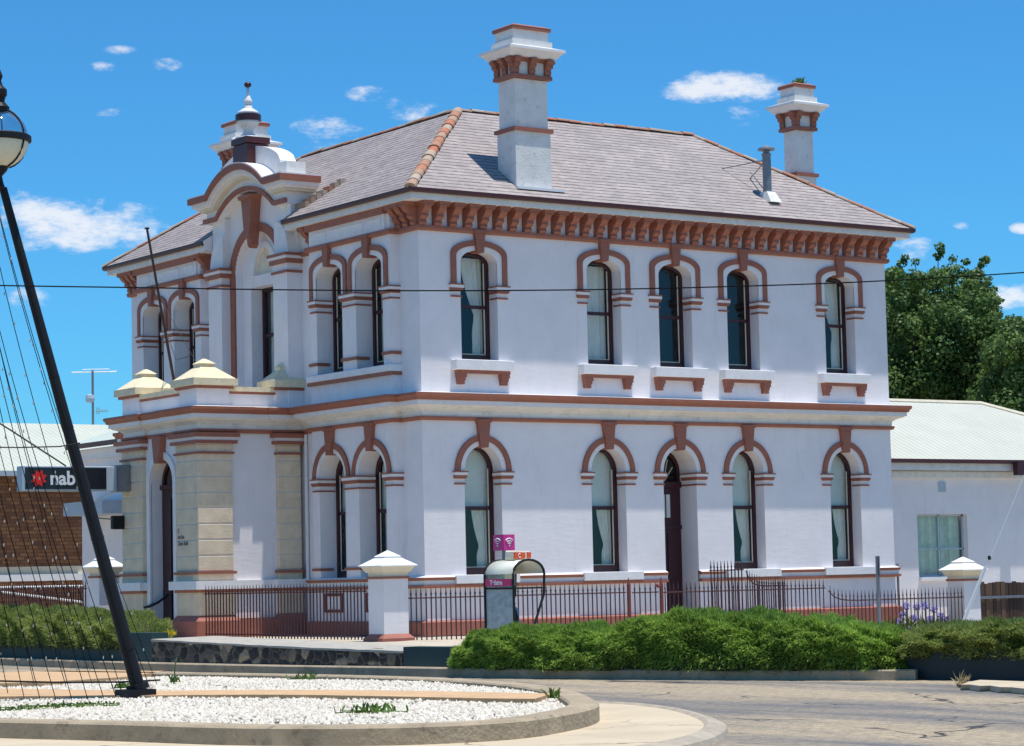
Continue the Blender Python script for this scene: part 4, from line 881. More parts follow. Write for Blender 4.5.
for s_, zz in (('E', 2.33), ('on be', 2.20), ('One Bnil', 2.06)):
    text(s_, .13, M['ink'], B, (-2.606, 5.63, zz), (0, -1, 0), (0, 0, 1), ext=.002, off=.002)

# ================================================================== NEIGHBOURS
def corrug(name, c, axis=0, scale=40):
    m, nt, b = newmat(name); g = coords(nt); wv = N(nt, 'ShaderNodeTexWave', Scale=scale, wave_type='BANDS', bands_direction='X' if axis == 0 else 'Y'); nt.links.new(g, wv.inputs['Vector'])
    n = N(nt, 'ShaderNodeTexNoise', Scale=.8, Detail=6.0, Roughness=.7); nt.links.new(g, n.inputs['Vector'])
    r = N(nt, 'ShaderNodeMapRange'); r.inputs['To Min'].default_value = .80; r.inputs['To Max'].default_value = 1.1; nt.links.new(n.outputs[0], r.inputs['Value'])
    r2 = N(nt, 'ShaderNodeMapRange'); r2.inputs['To Min'].default_value = .88; r2.inputs['To Max'].default_value = 1.04; nt.links.new(wv.outputs[1], r2.inputs['Value'])
    mu = N(nt, 'ShaderNodeMath', operation='MULTIPLY'); nt.links.new(r.outputs[0], mu.inputs[0]); nt.links.new(r2.outputs[0], mu.inputs[1])
    v = N(nt, 'ShaderNodeVectorMath', operation='SCALE'); v.inputs[0].default_value = c; nt.links.new(mu.outputs[0], v.inputs['Scale']); nt.links.new(v.outputs[0], b.inputs['Base Color'])
    b.inputs['Roughness'].default_value = .55
    bp = N(nt, 'ShaderNodeBump', Strength=.6, Distance=.03); nt.links.new(wv.outputs[1], bp.inputs['Height']); nt.links.new(bp.outputs[0], b.inputs['Normal']); return m
M['tinroof'] = corrug('pale_green_corrugated_iron', (.56, .56, .48), 0, 1.6)
AX = thing('annex_building', 'low white building with pale green corrugated roof at the right of the corner building', 'building', (17, 1.5, 0))
ay = 1.5; gz = hY(950, 463, ay-.4)[2]; wl, wr = hY(918, 545, ay)[0], hY(968, 545, ay)[0]; wt, wb = hY(943, 514, ay)[2], hY(930, 577, ay)[2]
m = MB(); wh = [(wl, wb), (wl, wt), (wr, wt), (wr, wb)]
m.plate(FL, [(L+.05, -.4), (24.5, -.4), (24.5, gz), (L+.05, gz)], [wh], -ay); m.reveal(FL, wh, -ay, -ay-.2)
m.quad((24.5, ay, -.4), (24.5, 9, -.4), (24.5, 9, gz), (24.5, ay, gz)); m.quad((L+.05, 9, -.4), (24.5, 9, -.4), (24.5, 9, gz), (L+.05, 9, gz)); m.build('wall', M['wall'], AX, recalc=False)
m = MB(); m.box(wl-.02, wr+.05, ay-.10, ay+.1, wb-.09, wb); m.build('sill', M['white'], AX)
m = MB()
for u0, u1, z0, z1 in ((wl, wl+.05, wb, wt), (wr-.05, wr, wb, wt), (wl, wr, wt-.05, wt), (wl, wr, wb, wb+.05), ((wl+wr)/2-.02, (wl+wr)/2+.02, wb, wt), (wl, wr, (wb+wt)/2-.1, (wb+wt)/2-.07)): m.box(u0, u1, ay+.14, ay+.18, z0, z1)
aw = m.build('window', M['lightgrey'], AX)
m = MB(); m.box(wl, wr, ay+.155, ay+.16, wb, wt); m.build('glass', M['glass'], aw)
m = MB(); n = 60
for i in range(n):
    f = lambda k: ay+.26+.05*math.sin(k*1.3)+.025*math.sin(k*3.1); a, c = wl+(wr-wl)*i/n, wl+(wr-wl)*(i+1)/n; m.quad((a, f(i), wb), (c, f(i+1), wb), (c, f(i+1), wt), (a, f(i), wt))
m.build('curtain', plain('grey_green_curtain', (.80, .80, .70), .9, .15, 5), aw)
m = MB(); m.box(wl-.3, wr+.3, ay+.6, ay+.65, wb-.3, wt+.3); m.build('dark_lining', M['interior'], AX)  # dark sheet behind the curtain, painted as the dim room
e = .30; ry = 5.0; rz = hY(960, 403, ry)[2]; rxr = hY(980, 403, ry)[0]; gx = 24.9
m = MB(); m.quad((L+.02, ay-e, gz+.10), (gx, ay-e, gz+.10), (rxr, ry, rz), (L+.02, ry, rz)); m.quad((gx, ay-e, gz+.10), (gx, 2*ry-ay+e, gz+.10), (rxr, ry, rz)); m.quad((L+.02, ry, rz), (rxr, ry, rz), (gx, 2*ry-ay+e, gz+.10), (L+.02, 2*ry-ay+e, gz+.10))
m.build('roof', M['tinroof'], AX, recalc=False)
m = MB(); m.tube([(L, ry, rz), (rxr, ry, rz), (gx, ay-e, gz+.13)], .07, 6); m.build('ridge_cap', M['cream'], AX)
m = MB(); m.box(L+.02, gx, ay-e-.1, ay-e, gz-.0, gz+.09); m.build('gutter', M['gutter'], AX)
m = MB(); m.box(L+.02, gx, ay-e, ay-e+.05, gz-.17, gz+.0); m.box(L+.02, gx, ay-e+.05, ay, gz-.02, gz+.0); m.box(L+.02, gx, ay-.10, ay, gz-.34, gz-.19); m.build('fascia_board', M['whitedirty'], AX)
vc = hY(942, 487, ay-.01); m = MB(); m.box(vc[0]-.11, vc[0]+.11, ay-.03, ay, vc[2]-.12, vc[2]+.12)
m.build('wall_vent', M['lightgrey'], AX)
hc = hY(1019, 467, ay-.5); m = MB(); m.box(hc[0]-.10, hc[0]+.25, ay-.55, ay-.40, hc[2]-.2, hc[2]+.12); m.build('rainwater_head', M['maroon'], AX)

def brickmat(name, c1, c2, mo):
    m, nt, b = newmat(name); g = coords(nt); sp = N(nt, 'ShaderNodeSeparateXYZ'); nt.links.new(g, sp.inputs[0]); cb = N(nt, 'ShaderNodeCombineXYZ'); ad = N(nt, 'ShaderNodeMath', operation='ADD'); nt.links.new(sp.outputs[0], ad.inputs[0]); nt.links.new(sp.outputs[1], ad.inputs[1]); nt.links.new(ad.outputs[0], cb.inputs[0]); nt.links.new(sp.outputs[2], cb.inputs[1])
    br = N(nt, 'ShaderNodeTexBrick', Scale=1.0); br.inputs['Brick Width'].default_value = .26; br.inputs['Row Height'].default_value = .10; br.inputs['Mortar Size'].default_value = .012
    br.inputs['Color1'].default_value = rgba(c1); br.inputs['Color2'].default_value = rgba(c2); br.inputs['Mortar'].default_value = rgba(mo); nt.links.new(cb.outputs[0], br.inputs['Vector'])
    n = N(nt, 'ShaderNodeTexNoise', Scale=3.0, Detail=6.0, Roughness=.7); nt.links.new(g, n.inputs['Vector']); r = N(nt, 'ShaderNodeMapRange'); r.inputs['To Min'].default_value = .55; r.inputs['To Max'].default_value = 1.45; nt.links.new(n.outputs[0], r.inputs['Value'])
    v = N(nt, 'ShaderNodeVectorMath', operation='SCALE'); nt.links.new(br.outputs[0], v.inputs[0]); nt.links.new(r.outputs[0], v.inputs['Scale']); nt.links.new(v.outputs[0], b.inputs['Base Color']); b.inputs['Roughness'].default_value = .85
    bp = N(nt, 'ShaderNodeBump', Strength=.5, Distance=.01); bp.invert = True; nt.links.new(br.outputs['Fac'], bp.inputs['Height']); nt.links.new(bp.outputs[0], b.inputs['Normal']); return m
M['brick'] = brickmat('brown_brick', (.20, .075, .035), (.40, .18, .07), (.12, .075, .05))
# brick shop beyond
by = 21.0
bl = hY(-160, 520, by)[0]; br_ = hY(83, 520, by)[0]; bt = hY(40, 475, by)[2]; bb_ = -.4; wz0 = hY(40, 577.5, by)[2]
S = thing('brick_shop_building', 'brown brick building with pale green metal roof behind the left hedge', 'building', ((bl+br_)/2, by, 0))
m = MB(); m.box(bl, br_, by, by+8, wz0, bt); m.box(bl, br_, by+.05, by+8, bb_, wz0); m.build('wall', M['brick'], S)
m = MB(); m.box(bl, br_+.02, by-.12, by+.05, wz0-.09, wz0+.09); m.build('ledge', M['whitemetal'], S)
m = MB(); m.box(bl, br_, by-.03, by, wz0+.09, wz0+.30); m.build('render_band', M['cream'], S)
m = MB()
for (ua, va, ub, vb) in ((-30, 588, 82, 586), (-30, 588, 82, 602)): m.tube([hY(ua, va, by-1.2), hY(ub, vb, by-1.2)], .035, 6)
m.build('ramp_rail', M['whitemetal'], S)
oh = .45; rdg = hY(60, 424, by+4.2)[2]; eL = hY(83, 472, by-oh)[2]
m = MB(); m.quad((bl-.3, by-oh, eL), (br_+4.6, by-oh, eL+.0), (br_+6.8, by+4.2, rdg), (bl-.3, by+4.2, rdg)); m.quad((bl-.3, by+4.2, rdg), (br_+6.8, by+4.2, rdg), (br_+4.6, by+9, eL), (bl-.3, by+9, eL))
M['tinroof2'] = corrug('pale_green_metal_sheeting', (.58, .60, .50), 0, 2.0)
m.build('roof', M['tinroof2'], S, recalc=False)
m = MB(); m.box(bl-.3, br_+.0, by-oh-.08, by-oh, eL-.12, eL+.02); m.build('gutter', M['lightgrey'], S)
# white link wall between the shop and the post office
Lk = thing('white_outbuilding', 'white rendered outbuilding with brown gutter between brick shop and portico', 'building', (.6, 17, 0))
lx = .35; ya = hX(122, 520, lx)[0:2][1]; yb = hX(82, 520, lx)[1]; ya = 13.1
gA = hX(120, 440, lx-.3)[2]; gB = hX(82, 447, lx-.3)[2]; gm = (gA+gB)/2
m = MB(); m.box(lx, lx+4.5, ya, yb, -.4, gm-.1); m.build('wall', M['wall'], Lk)
m = MB(); m.box(lx-.35, lx-.27, ya, yb+.2, gm-.06, gm+.06); m.build('gutter', M['gutter'], Lk)
m = MB(); m.box(lx-.27, lx, ya, yb+.1, gm-.12, gm-.09); m.box(lx-.12, lx, ya, yb, gm-.35, gm-.12); m.build('soffit', M['white'], Lk)
m = MB(); m.quad((lx-.3, ya, gm+.05), (lx-.3, yb+.2, gm+.05), (lx+2.3, yb+.2, gm+.9), (lx+2.3, ya, gm+.9)); m.quad((lx+2.3, ya, gm+.9), (lx+2.3, yb+.2, gm+.9), (lx+4.8, yb+.2, gm+.05), (lx+4.8, ya, gm+.05)); m.build('roof', corrug('pale_metal_roofing', (.56, .62, .54), 1, 2.0), Lk, recalc=False)
hA = hX(112, 502, lx)[2]; hB = hX(112, 515, lx)[2]
m = MB(); m.box(lx-.9, lx, ya+.5, hX(96, 505, lx)[1], hB, hA); m.build('awning', M['lightgrey'], Lk)

# tv antenna
ab = hD(93, 421, 74); A = thing('tv_antenna', 'thin roof-top TV antenna mast with crossbars above pale green roof', 'antenna', tuple(ab))
top = hD(92, 370, 74)
m = MB(); m.tube([(ab[0], ab[1], ab[2]-.6), (ab[0], ab[1], top[2])], .035, 6); m.build('mast', M['galv'], A)
r3 = Vector(cR)
m = MB(); z = top[2]-.05
m.tube([tuple(Vector((ab[0], ab[1], z))-r3*.62), tuple(Vector((ab[0], ab[1], z))+r3*.72)], .02, 4)
m.tube([tuple(Vector((ab[0], ab[1], z+.08))-r3*.3), tuple(Vector((ab[0], ab[1], z+.08))+r3*.5)], .012, 4)
m.build('crossbar', M['whitemetal'], A)
m = MB(); z = hD(93, 411, 74)[2]; m.tube([(ab[0], ab[1], z), tuple(Vector((ab[0], ab[1], z))+r3*.45)], .012, 4)
for k in range(6): q = Vector((ab[0], ab[1], z))+r3*(.12+.06*k); m.tube([tuple(q-Vector((0, 0, .10 if k < 2 else .04))), tuple(q+Vector((0, 0, .10 if k < 2 else .04)))], .010, 4)
m.build('yagi', M['galv'], A)
m = MB(); z = hD(93, 398.5, 74)[2]; q = Vector((ab[0], ab[1], z))-r3*.08; m.lathe(q.x, q.y, [(.02, z-.14), (.12, z-.1), (.14, z), (.12, z+.1), (.02, z+.14)], 10); m.build('receiver', M['lightgrey'], A)

# flagpole on the portico roof
p0, p1 = hX(173, 376, -2.0), hX(147, 229, -3.2)
Fp = thing('flagpole', 'thin dark leaning flagpole rising from the portico parapet', 'flagpole', tuple(p0))
p0e = p0-(p1-p0)*.12
m = MB(); m.tube([p0e, p1], [.035, .026], 7); m.tube([p1, p1+np.array([0, 0, .03])], .055, 8); m.build('pole', plain('dark_brown_pole', (.05, .02, .018), .5, .1), Fp)
m = MB(); mid = p0+(p1-p0)*.55; m.tube([mid, hX(196, 362, -.3)], .008, 4); m.tube([p0+(p1-p0)*.35, hX(176, 360, -1.0), hX(190, 356, -.2)], .008, 4); m.build('guy_wire', M['galv'], Fp)

# bank sign
sy = 7.9
sx0, sx1 = hY(22, 478, sy)[0], hY(107, 478, sy)[0]; sx2 = hY(117, 478, sy)[0]; sz1, sz0 = hY(60, 466, sy)[2], hY(60, 491, sy)[2]
SG = thing('bank_sign', 'black projecting bank sign with red star and white letters on the portico', 'sign', ((sx0+sx1)/2, sy, sz0))
m = MB(); m.box(sx0, sx2, sy, sy+.28, sz0, sz1); m.build('sign_box', M['lightgrey'], SG, bevel=.01)
m = MB(); m.box(sx0+.07, sx1-.02, sy-.014, sy-.002, sz0+.04, sz1-.035); m.build('sign_face', plain('black_sign_face', (.010, .012, .018), .25, .05), SG)
m = MB(); cx_, cz_ = hY(38.5, 478.5, sy)[0], (sz0+sz1)/2; st = []
for k in range(16):
    rr = .195 if k % 2 == 0 else .125; an = 2*math.pi*k/16+.25+(.15 if k % 2 == 0 else 0); st.append((cx_+rr*math.cos(an), cz_+rr*math.sin(an)))
m.prism(FL, st, -sy+.014, -sy+.028); m.build('star_emblem', plain('red_emblem', (.72, .015, .01), .4, .03), SG)
text('nab', .42, M['whitemetal'], SG, (hY(49.5, 478, sy)[0], sy-.016, hY(50, 484, sy)[2]-.01), (1, 0, 0), (0, 0, 1), off=.010, ext=.006)
m = MB(); m.box(sx2+.002, -2.62, sy-.06, sy+.34, sz0-.01, sz1+.03); m.build('mounting_box', M['galv'], SG)
q0, q1 = hY(96, 501, sy), hY(119, 489, sy); m = MB(); m.tube([(q0[0], sy+.1, q0[2]), (q1[0]+.1, sy+.1, q1[2])], .018, 5); m.build('brace', M['whitemetal'], SG)
q0 = hY(118, 522, 8.2)
FLD = thing('floodlight', 'small dark floodlight on an arm left of the portico below the bank sign', 'light', (-2.62, 8.2, q0[2]))
m = MB(); m.box(q0[0]-.14, q0[0]+.14, 8.15, 8.30, q0[2]-.16, q0[2]+.14); m.build('lamp_housing', M['black'], FLD, bevel=.02)
m = MB(); m.tube([(-2.60, 8.22, q0[2]), (q0[0], 8.22, q0[2]+.05), tuple(hY(97, 518, 8.2))], .015, 5); m.build('arm', M['galv'], FLD)

# ================================================================== FENCES AND GATE PILLARS
def gate_pillar(x, y, z0, ztop, w_, label, hshaft=None):
    P_ = thing('gate_pillar', label, 'pillar', (x, y, z0), 'white gate pillars of the fence'); h = w_/2; zs_ = ztop-.52
    m = MB(); m.box(x-h, x+h, y-h, y+h, z0+.10, zs_); m.build('shaft', M['wall'], P_)
    m = MB(); m.box(x-h-.08, x+h+.08, y-h-.08, y+h+.08, z0-.35, z0+.05); m.frustum(x-h-.08, x+h+.08, y-h-.08, y+h+.08, z0+.05, x-h, x+h, y-h, y+h, z0+.13); m.build('red_plinth', M['red'], P_)
    m = MB(); m.box(x-h-.025, x+h+.025, y-h-.025, y+h+.025, zs_, zs_+.045); m.build('band', M['brown'], P_)
    m = MB(); m.box(x-h, x+h, y-h, y+h, zs_+.045, zs_+.12); a = h+.03; m.frustum(x-a, x+a, y-a, y+a, zs_+.12, x-h-.10, x+h+.10, y-h-.10, y+h+.10, zs_+.23)
    m.build('capital', M['cream'], P_)
    m = MB(); a = h+.135; m.box(x-a, x+a, y-a, y+a, zs_+.23, zs_+.25); m.frustum(x-a, x+a, y-a, y+a, zs_+.25, x-.17, x+.17, y-.17, y+.17, zs_+.40); m.box(x-.17, x+.17, y-.17, y+.17, zs_+.40, zs_+.415); m.frustum(x-.19, x+.19, y-.19, y+.19, zs_+.415, x-.01, x+.01, y-.01, y+.01, zs_+.53)
    m.build('cap', plain('bright_white_paint', (.82, .81, .78), .6, .03), P_)
FY = -2.6
gate_pillar(-2.32, FY+.28, .10, 1.77, .54, 'white square pillar with pyramid cap at the corner of the iron fence')
gate_pillar(12.65, FY+.28, -.25, 1.45, .50, 'white pillar with pyramid cap beside the wooden fence at the right')
gate_pillar(-2.35, 9.75, .20, 1.95, .50, 'white pillar with pyramid cap behind the leaning black pole at the left')
def rod(m, x, y, z0, z1, r=.016):
    n = 4; m.tube([(x, y, z0), (x, y, z1-.13)], r, n, cap=False); m.tube([(x, y, z1-.13), (x, y, z1-.11), (x, y, z1)], [r, r*.9, r*.25], n, cap=False); m.tube([(x, y, z1-.145), (x, y, z1-.125)], r*1.6, n)
M['iron'] = plain('dark_red_ironwork', (.060, .016, .018), .5, .2, 8)
def fence(name, label, p, q, tops, rails, zb, step, cat='fence', group=None, r=.016):
    """tops/rails: functions of t in 0..1"""
    Fn = thing(name, label, cat, ((p[0]+q[0])/2, (p[1]+q[1])/2, zb), group); n = max(2, int(round(math.dist(p, q)/step))); m = MB()
    for i in range(n+1):
        t = (i+.5)/(n+1); x, y = p[0]+(q[0]-p[0])*t, p[1]+(q[1]-p[1])*t; rod(m, x+random.uniform(-.004, .004), y, zb, tops(t)+random.uniform(-.008, .008), r)
    m.build('rods', M['iron'], Fn)
    m = MB(); K = 24
    for rf in rails: m.tube([(p[0]+(q[0]-p[0])*k/K, p[1]+(q[1]-p[1])*k/K, rf(k/K)) for k in range(K+1)], .013, 4)
    m.build('rail', M['iron'], Fn); return Fn
G = 'dark red iron fence panels along the building'
fence('iron_fence', 'dark red iron fence between the corner pillar and the small gate', (-2.05, FY), (3.05, FY), lambda t: 1.085, [lambda t: .88, lambda t: .16], .08, .114, group=G)
fence('iron_fence', 'dark red iron fence in front of the door, right of the small gate', (3.98, FY), (8.32, FY), lambda t: 1.07-.02*t, [lambda t: .86, lambda t: .10], .04, .114, group=G)
fence('iron_fence', 'lower dark red iron fence running up to the right-hand pillar', (8.40, FY), (12.35, FY), lambda t: .80+.15*math.exp(-t*18), [lambda t: .58+.22*math.exp(-t*22), lambda t: -.12], -.25, .114, group=G)
gt = fence('iron_gate', 'small iron gate between two short posts left of the door', (3.20, FY), (3.86, FY), lambda t: 1.08, [lambda t: .87, lambda t: .15], .10, .16, cat='gate')
m = MB()
for gx_ in (3.12, 3.94): m.tube([(gx_, FY, -.1), (gx_, FY, 1.03)], .04, 8); m.tube([(gx_, FY, 1.03), (gx_, FY, 1.10), (gx_, FY, 1.17)], [.04, .02, .005], 8)
m.tube([(gx_-.02, FY, 1.0), (gx_-.10, FY-.02, .98), (gx_-.14, FY-.02, 1.02)], .03, 6); m.build('gate_post', M['darkred'], gt)
gx1 = hY(747, 562, FY)[0]
tg = fence('tall_iron_gate', 'tall spiked iron gate leaf standing open behind the fence, right of the door', (gx1+.0, FY+.12), (gx1+.10, FY+1.35), lambda t: 1.48, [lambda t: 1.28, lambda t: .3], .1, .145, cat='gate', r=.018)
fence('ramp_railing', 'iron railing curving down from the tall gate towards the building', (gx1+.05, FY+.10), (gx1+1.9, FY+1.0), lambda t: 1.12+.25*math.exp(-t*7), [lambda t: .93+.32*math.exp(-t*9)], .1, .13, cat='railing')
# left return of the fence
lf = fence('iron_fence', 'closely spaced dark red iron fence between the portico and the corner pillar', (-2.6, 4.45), (-2.6, -2.0), lambda t: 1.20, [lambda t: 1.03, lambda t: .20], .12, .128, group=G)
fence('iron_fence', 'dark red iron fence left of the far pillar, in front of the brick building', (-2.6, 10.15), (-2.6, 17.0), lambda t: 1.38, [lambda t: 1.2, lambda t: .3], .2, .13, group=G)
# wooden fence on the right
Wf = thing('wooden_fence', 'weathered dark timber paling fence right of the white pillar', 'fence', (16, FY+.2, -.3)); m = MB(); M['wood'] = perisland('weathered_palings', (.055, .035, .028), (.15, .09, .06), .9, (.10, .065, .05)); x = 13.02
while x < 19:
    wd = random.uniform(.10, .15); m.box(x, x+wd-.012, FY+.24+random.uniform(-.012, .012), FY+.27, -.35, .88+random.uniform(-.03, .02)); x += wd
m.build('palings', M['wood'], Wf)
m = MB(); m.box(13.0, 19, FY+.19, FY+.228, .52, .58); m.build('rail', M['galv'], Wf)
m = MB(); m.tube([(12.98, FY+.18, -.3), (12.98, FY+.18, .66)], .04, 6); m.build('post', M['black'], Wf)

# ================================================================== RETAINING WALLS
kw = np.array(offset_path(kpr, -.30))     # 0.3 m behind the kerb face
def kerb_at(u): # point on that line seen at column u
    best = None
    for i in range(len(kw)-1):
        for t in np.linspace(0, 1, 25):
            p = kw[i]+(kw[i+1]-kw[i])*t; d = np.array([p[0], p[1], -.2])-CAM; uu = 512+FPX*(d@cR2)/(d@cF)
            if best is None or abs(uu-u) < best[0]: best = (abs(uu-u), i+t, p)
    return best[1], best[2]
def wall_run(u0, u1, zfun, thick, n=24):
    s0, s1 = kerb_at(u0)[0], kerb_at(u1)[0]; F_, Bk = [], []
    for k in range(n+1):
        s_ = s0+(s1-s0)*k/n; i = min(int(s_), len(kw)-2); p = kw[i]+(kw[i+1]-kw[i])*(s_-i); F_.append(p)
    if F_[0][1] > F_[-1][1]: pass
    t = [F_[min(i+1, n)]-F_[max(i-1, 0)] for i in range(n+1)]; nn = [np.array([-q[1], q[0]])/np.linalg.norm(q) for q in t]
    # away from the camera
    nn = [q if q@(F_[0]-CAM[:2]) > 0 else -q for q in nn]
    m = MB()
    for j, (off, top) in enumerate(((0, 0), (0, 1), (1, 1), (1, 0))):
        for i in range(n+1):
            p = F_[i]+nn[i]*thick*off; m.v.append((p[0], p[1], zfun(i/n) if top else -.3))
    N1 = n+1
    for j in range(4):
        l = (j+1) % 4
        for i in range(n): m.f.append((j*N1+i, j*N1+i+1, l*N1+i+1, l*N1+i))
    m.f += [(0, N1, 2*N1, 3*N1), (n, N1+n, 2*N1+n, 3*N1+n)]
    return m, F_, nn
def stonemat():
    m, nt, b = newmat('bluestone_rubble'); g = coords(nt); mpn = N(nt, 'ShaderNodeMapping'); mpn.inputs['Scale'].default_value = (1, 1, 1.3); nt.links.new(g, mpn.inputs['Vector'])
    wn = N(nt, 'ShaderNodeTexNoise', Scale=5.0, Detail=4.0); nt.links.new(g, wn.inputs['Vector']); wd_ = N(nt, 'ShaderNodeVectorMath', operation='MULTIPLY_ADD'); wd_.inputs[1].default_value = (.16, .16, .16); nt.links.new(wn.outputs['Color'], wd_.inputs[0]); nt.links.new(mpn.outputs[0], wd_.inputs[2]); mpn = wd_
    v1 = N(nt, 'ShaderNodeTexVoronoi', Scale=4.6); nt.links.new(mpn.outputs[0], v1.inputs['Vector']); v2 = N(nt, 'ShaderNodeTexVoronoi', Scale=4.6, feature='DISTANCE_TO_EDGE'); nt.links.new(mpn.outputs[0], v2.inputs['Vector'])
    sp = N(nt, 'ShaderNodeSeparateColor'); nt.links.new(v1.outputs['Color'], sp.inputs[0]); cr = N(nt, 'ShaderNodeValToRGB'); cr.color_ramp.elements[0].color = (.010, .010, .010, 1); cr.color_ramp.elements[1].color = (.34, .26, .17, 1); e = cr.color_ramp.elements.new(.62); e.color = (.045, .04, .036, 1); nt.links.new(sp.outputs[0], cr.inputs[0])
    r = N(nt, 'ShaderNodeMapRange'); r.inputs['From Min'].default_value = .02; r.inputs['From Max'].default_value = .06; nt.links.new(v2.outputs[0], r.inputs['Value'])
    n = N(nt, 'ShaderNodeTexNoise', Scale=14, Detail=6.0); nt.links.new(g, n.inputs['Vector']); r2 = N(nt, 'ShaderNodeMapRange'); r2.inputs['To Min'].default_value = .3; r2.inputs['To Max'].default_value = 1.8; nt.links.new(n.outputs[0], r2.inputs['Value'])
    vv = N(nt, 'ShaderNodeVectorMath', operation='SCALE'); nt.links.new(cr.outputs[0], vv.inputs[0]); nt.links.new(r2.outputs[0], vv.inputs['Scale'])
    mx = N(nt, 'ShaderNodeMix', data_type='RGBA'); mx.inputs[6].default_value = (.13, .11, .085, 1); nt.links.new(r.outputs[0], mx.inputs['Factor']); nt.links.new(vv.outputs[0], mx.inputs[7]); nt.links.new(mx.outputs[2], b.inputs['Base Color']); b.inputs['Roughness'].default_value = .8
    bp = N(nt, 'ShaderNodeBump', Strength=1.0, Distance=.06); nt.links.new(v2.outputs[0], bp.inputs['Height']); nt.links.new(bp.outputs[0], b.inputs['Normal']); return m
M['stone'] = stonemat()
def ztop_of(u, v): # height of the wall front face edge at (u,v)
    p = kerb_at(u)[1]; d = np.linalg.norm(p-CAM[:2]); s_ = sight(u, v); return CAM[2]+s_[2]*d/np.linalg.norm(s_[:2])
zA, zB, zC = ztop_of(152, 639), ztop_of(300, 646.5), ztop_of(403, 651)
sw_, F_, nn = wall_run(152, 403, lambda t: (zA+(zB-zA)*t/.6 if t < .6 else zB+(zC-zB)*(t-.6)/.4)-.03, .45)
SW = thing('stone_wall', 'low dark rubble stone retaining wall with pale capping in front of the iron fence', 'wall', (F_[12][0], F_[12][1], -.2))
sw_.build('stonework', M['stone'], SW)
m = MB(); n = 24
for j, (off, dz) in enumerate(((-.015, -.01), (-.015, .025), (1.3, .05), (1.3, -.03))):
    for i in range(n+1):
        t = i/n; p = F_[i]+nn[i]*off; z = (zA+(zB-zA)*t/.6 if t < .6 else zB+(zC-zB)*(t-.6)/.4); m.v.append((p[0], p[1], z-.03+dz+.0+random.uniform(-.006, .006)))
N1 = n+1
for j in range(4):
    l = (j+1) % 4
    for i in range(n): m.f.append((j*N1+i, j*N1+i+1, l*N1+i+1, l*N1+i))
m.f += [(0, N1, 2*N1, 3*N1), (n, N1+n, 2*N1+n, 3*N1+n)]
m.build('capping', plain('grey_capping', (.40, .37, .32), .9, .15, 4, .4, 20, dirt=(.2, .2, .17), dirtamt=.6), SW)
g1, F1, n1 = wall_run(-120, 151.5, lambda t: ztop_of(151, 633)-.0, .35); GW = tag(g1.build('planter_wall', M['greenpaint']), 'dark green painted low wall under the left hedge', 'wall')
g2, F2, n2 = wall_run(403.5, 520, lambda t: ztop_of(430, 647), .35); tag(g2.build('planter_wall', M['greenpaint']), 'dark green painted wall stub between stone wall and the middle hedge', 'wall')
# right planter wall
pa, pb = hZ(905, 676, -.30), hZ(1120, 678.5, -.30); zt = hY(960, 650, (pa[1]+pb[1])/2)[2]; d = pa-CAM; zt = CAM[2]+(sight(917, 650)[2])*np.linalg.norm(d[:2])/np.linalg.norm(sight(917, 650)[:2])
m = MB(); dv = (pb-pa)[:2]; dv = dv/np.linalg.norm(dv); nv = np.array([-dv[1], dv[0]]); nv = nv if nv@(pa[:2]-CAM[:2]) > 0 else -nv
for off, z in ((0, -.4), (0, zt), (.3, zt), (.3, -.4)):
    for p in (pa, pb): m.v.append((p[0]+nv[0]*off, p[1]+nv[1]*off, z))
for j in range(4): l = (j+1) % 4; m.f.append((2*j, 2*j+1, 2*l+1, 2*l))
m.f += [(0, 2, 4, 6), (1, 3, 5, 7)]
m.v = [(float(a), float(b), float(c)) for a, b, c in m.v]
tag(m.build('planter_wall', plain('blue_black_paint', (.010, .020, .026), .6, .15, 2, .3, 15)), 'long blue-black planter wall below the right-hand hedge', 'wall')

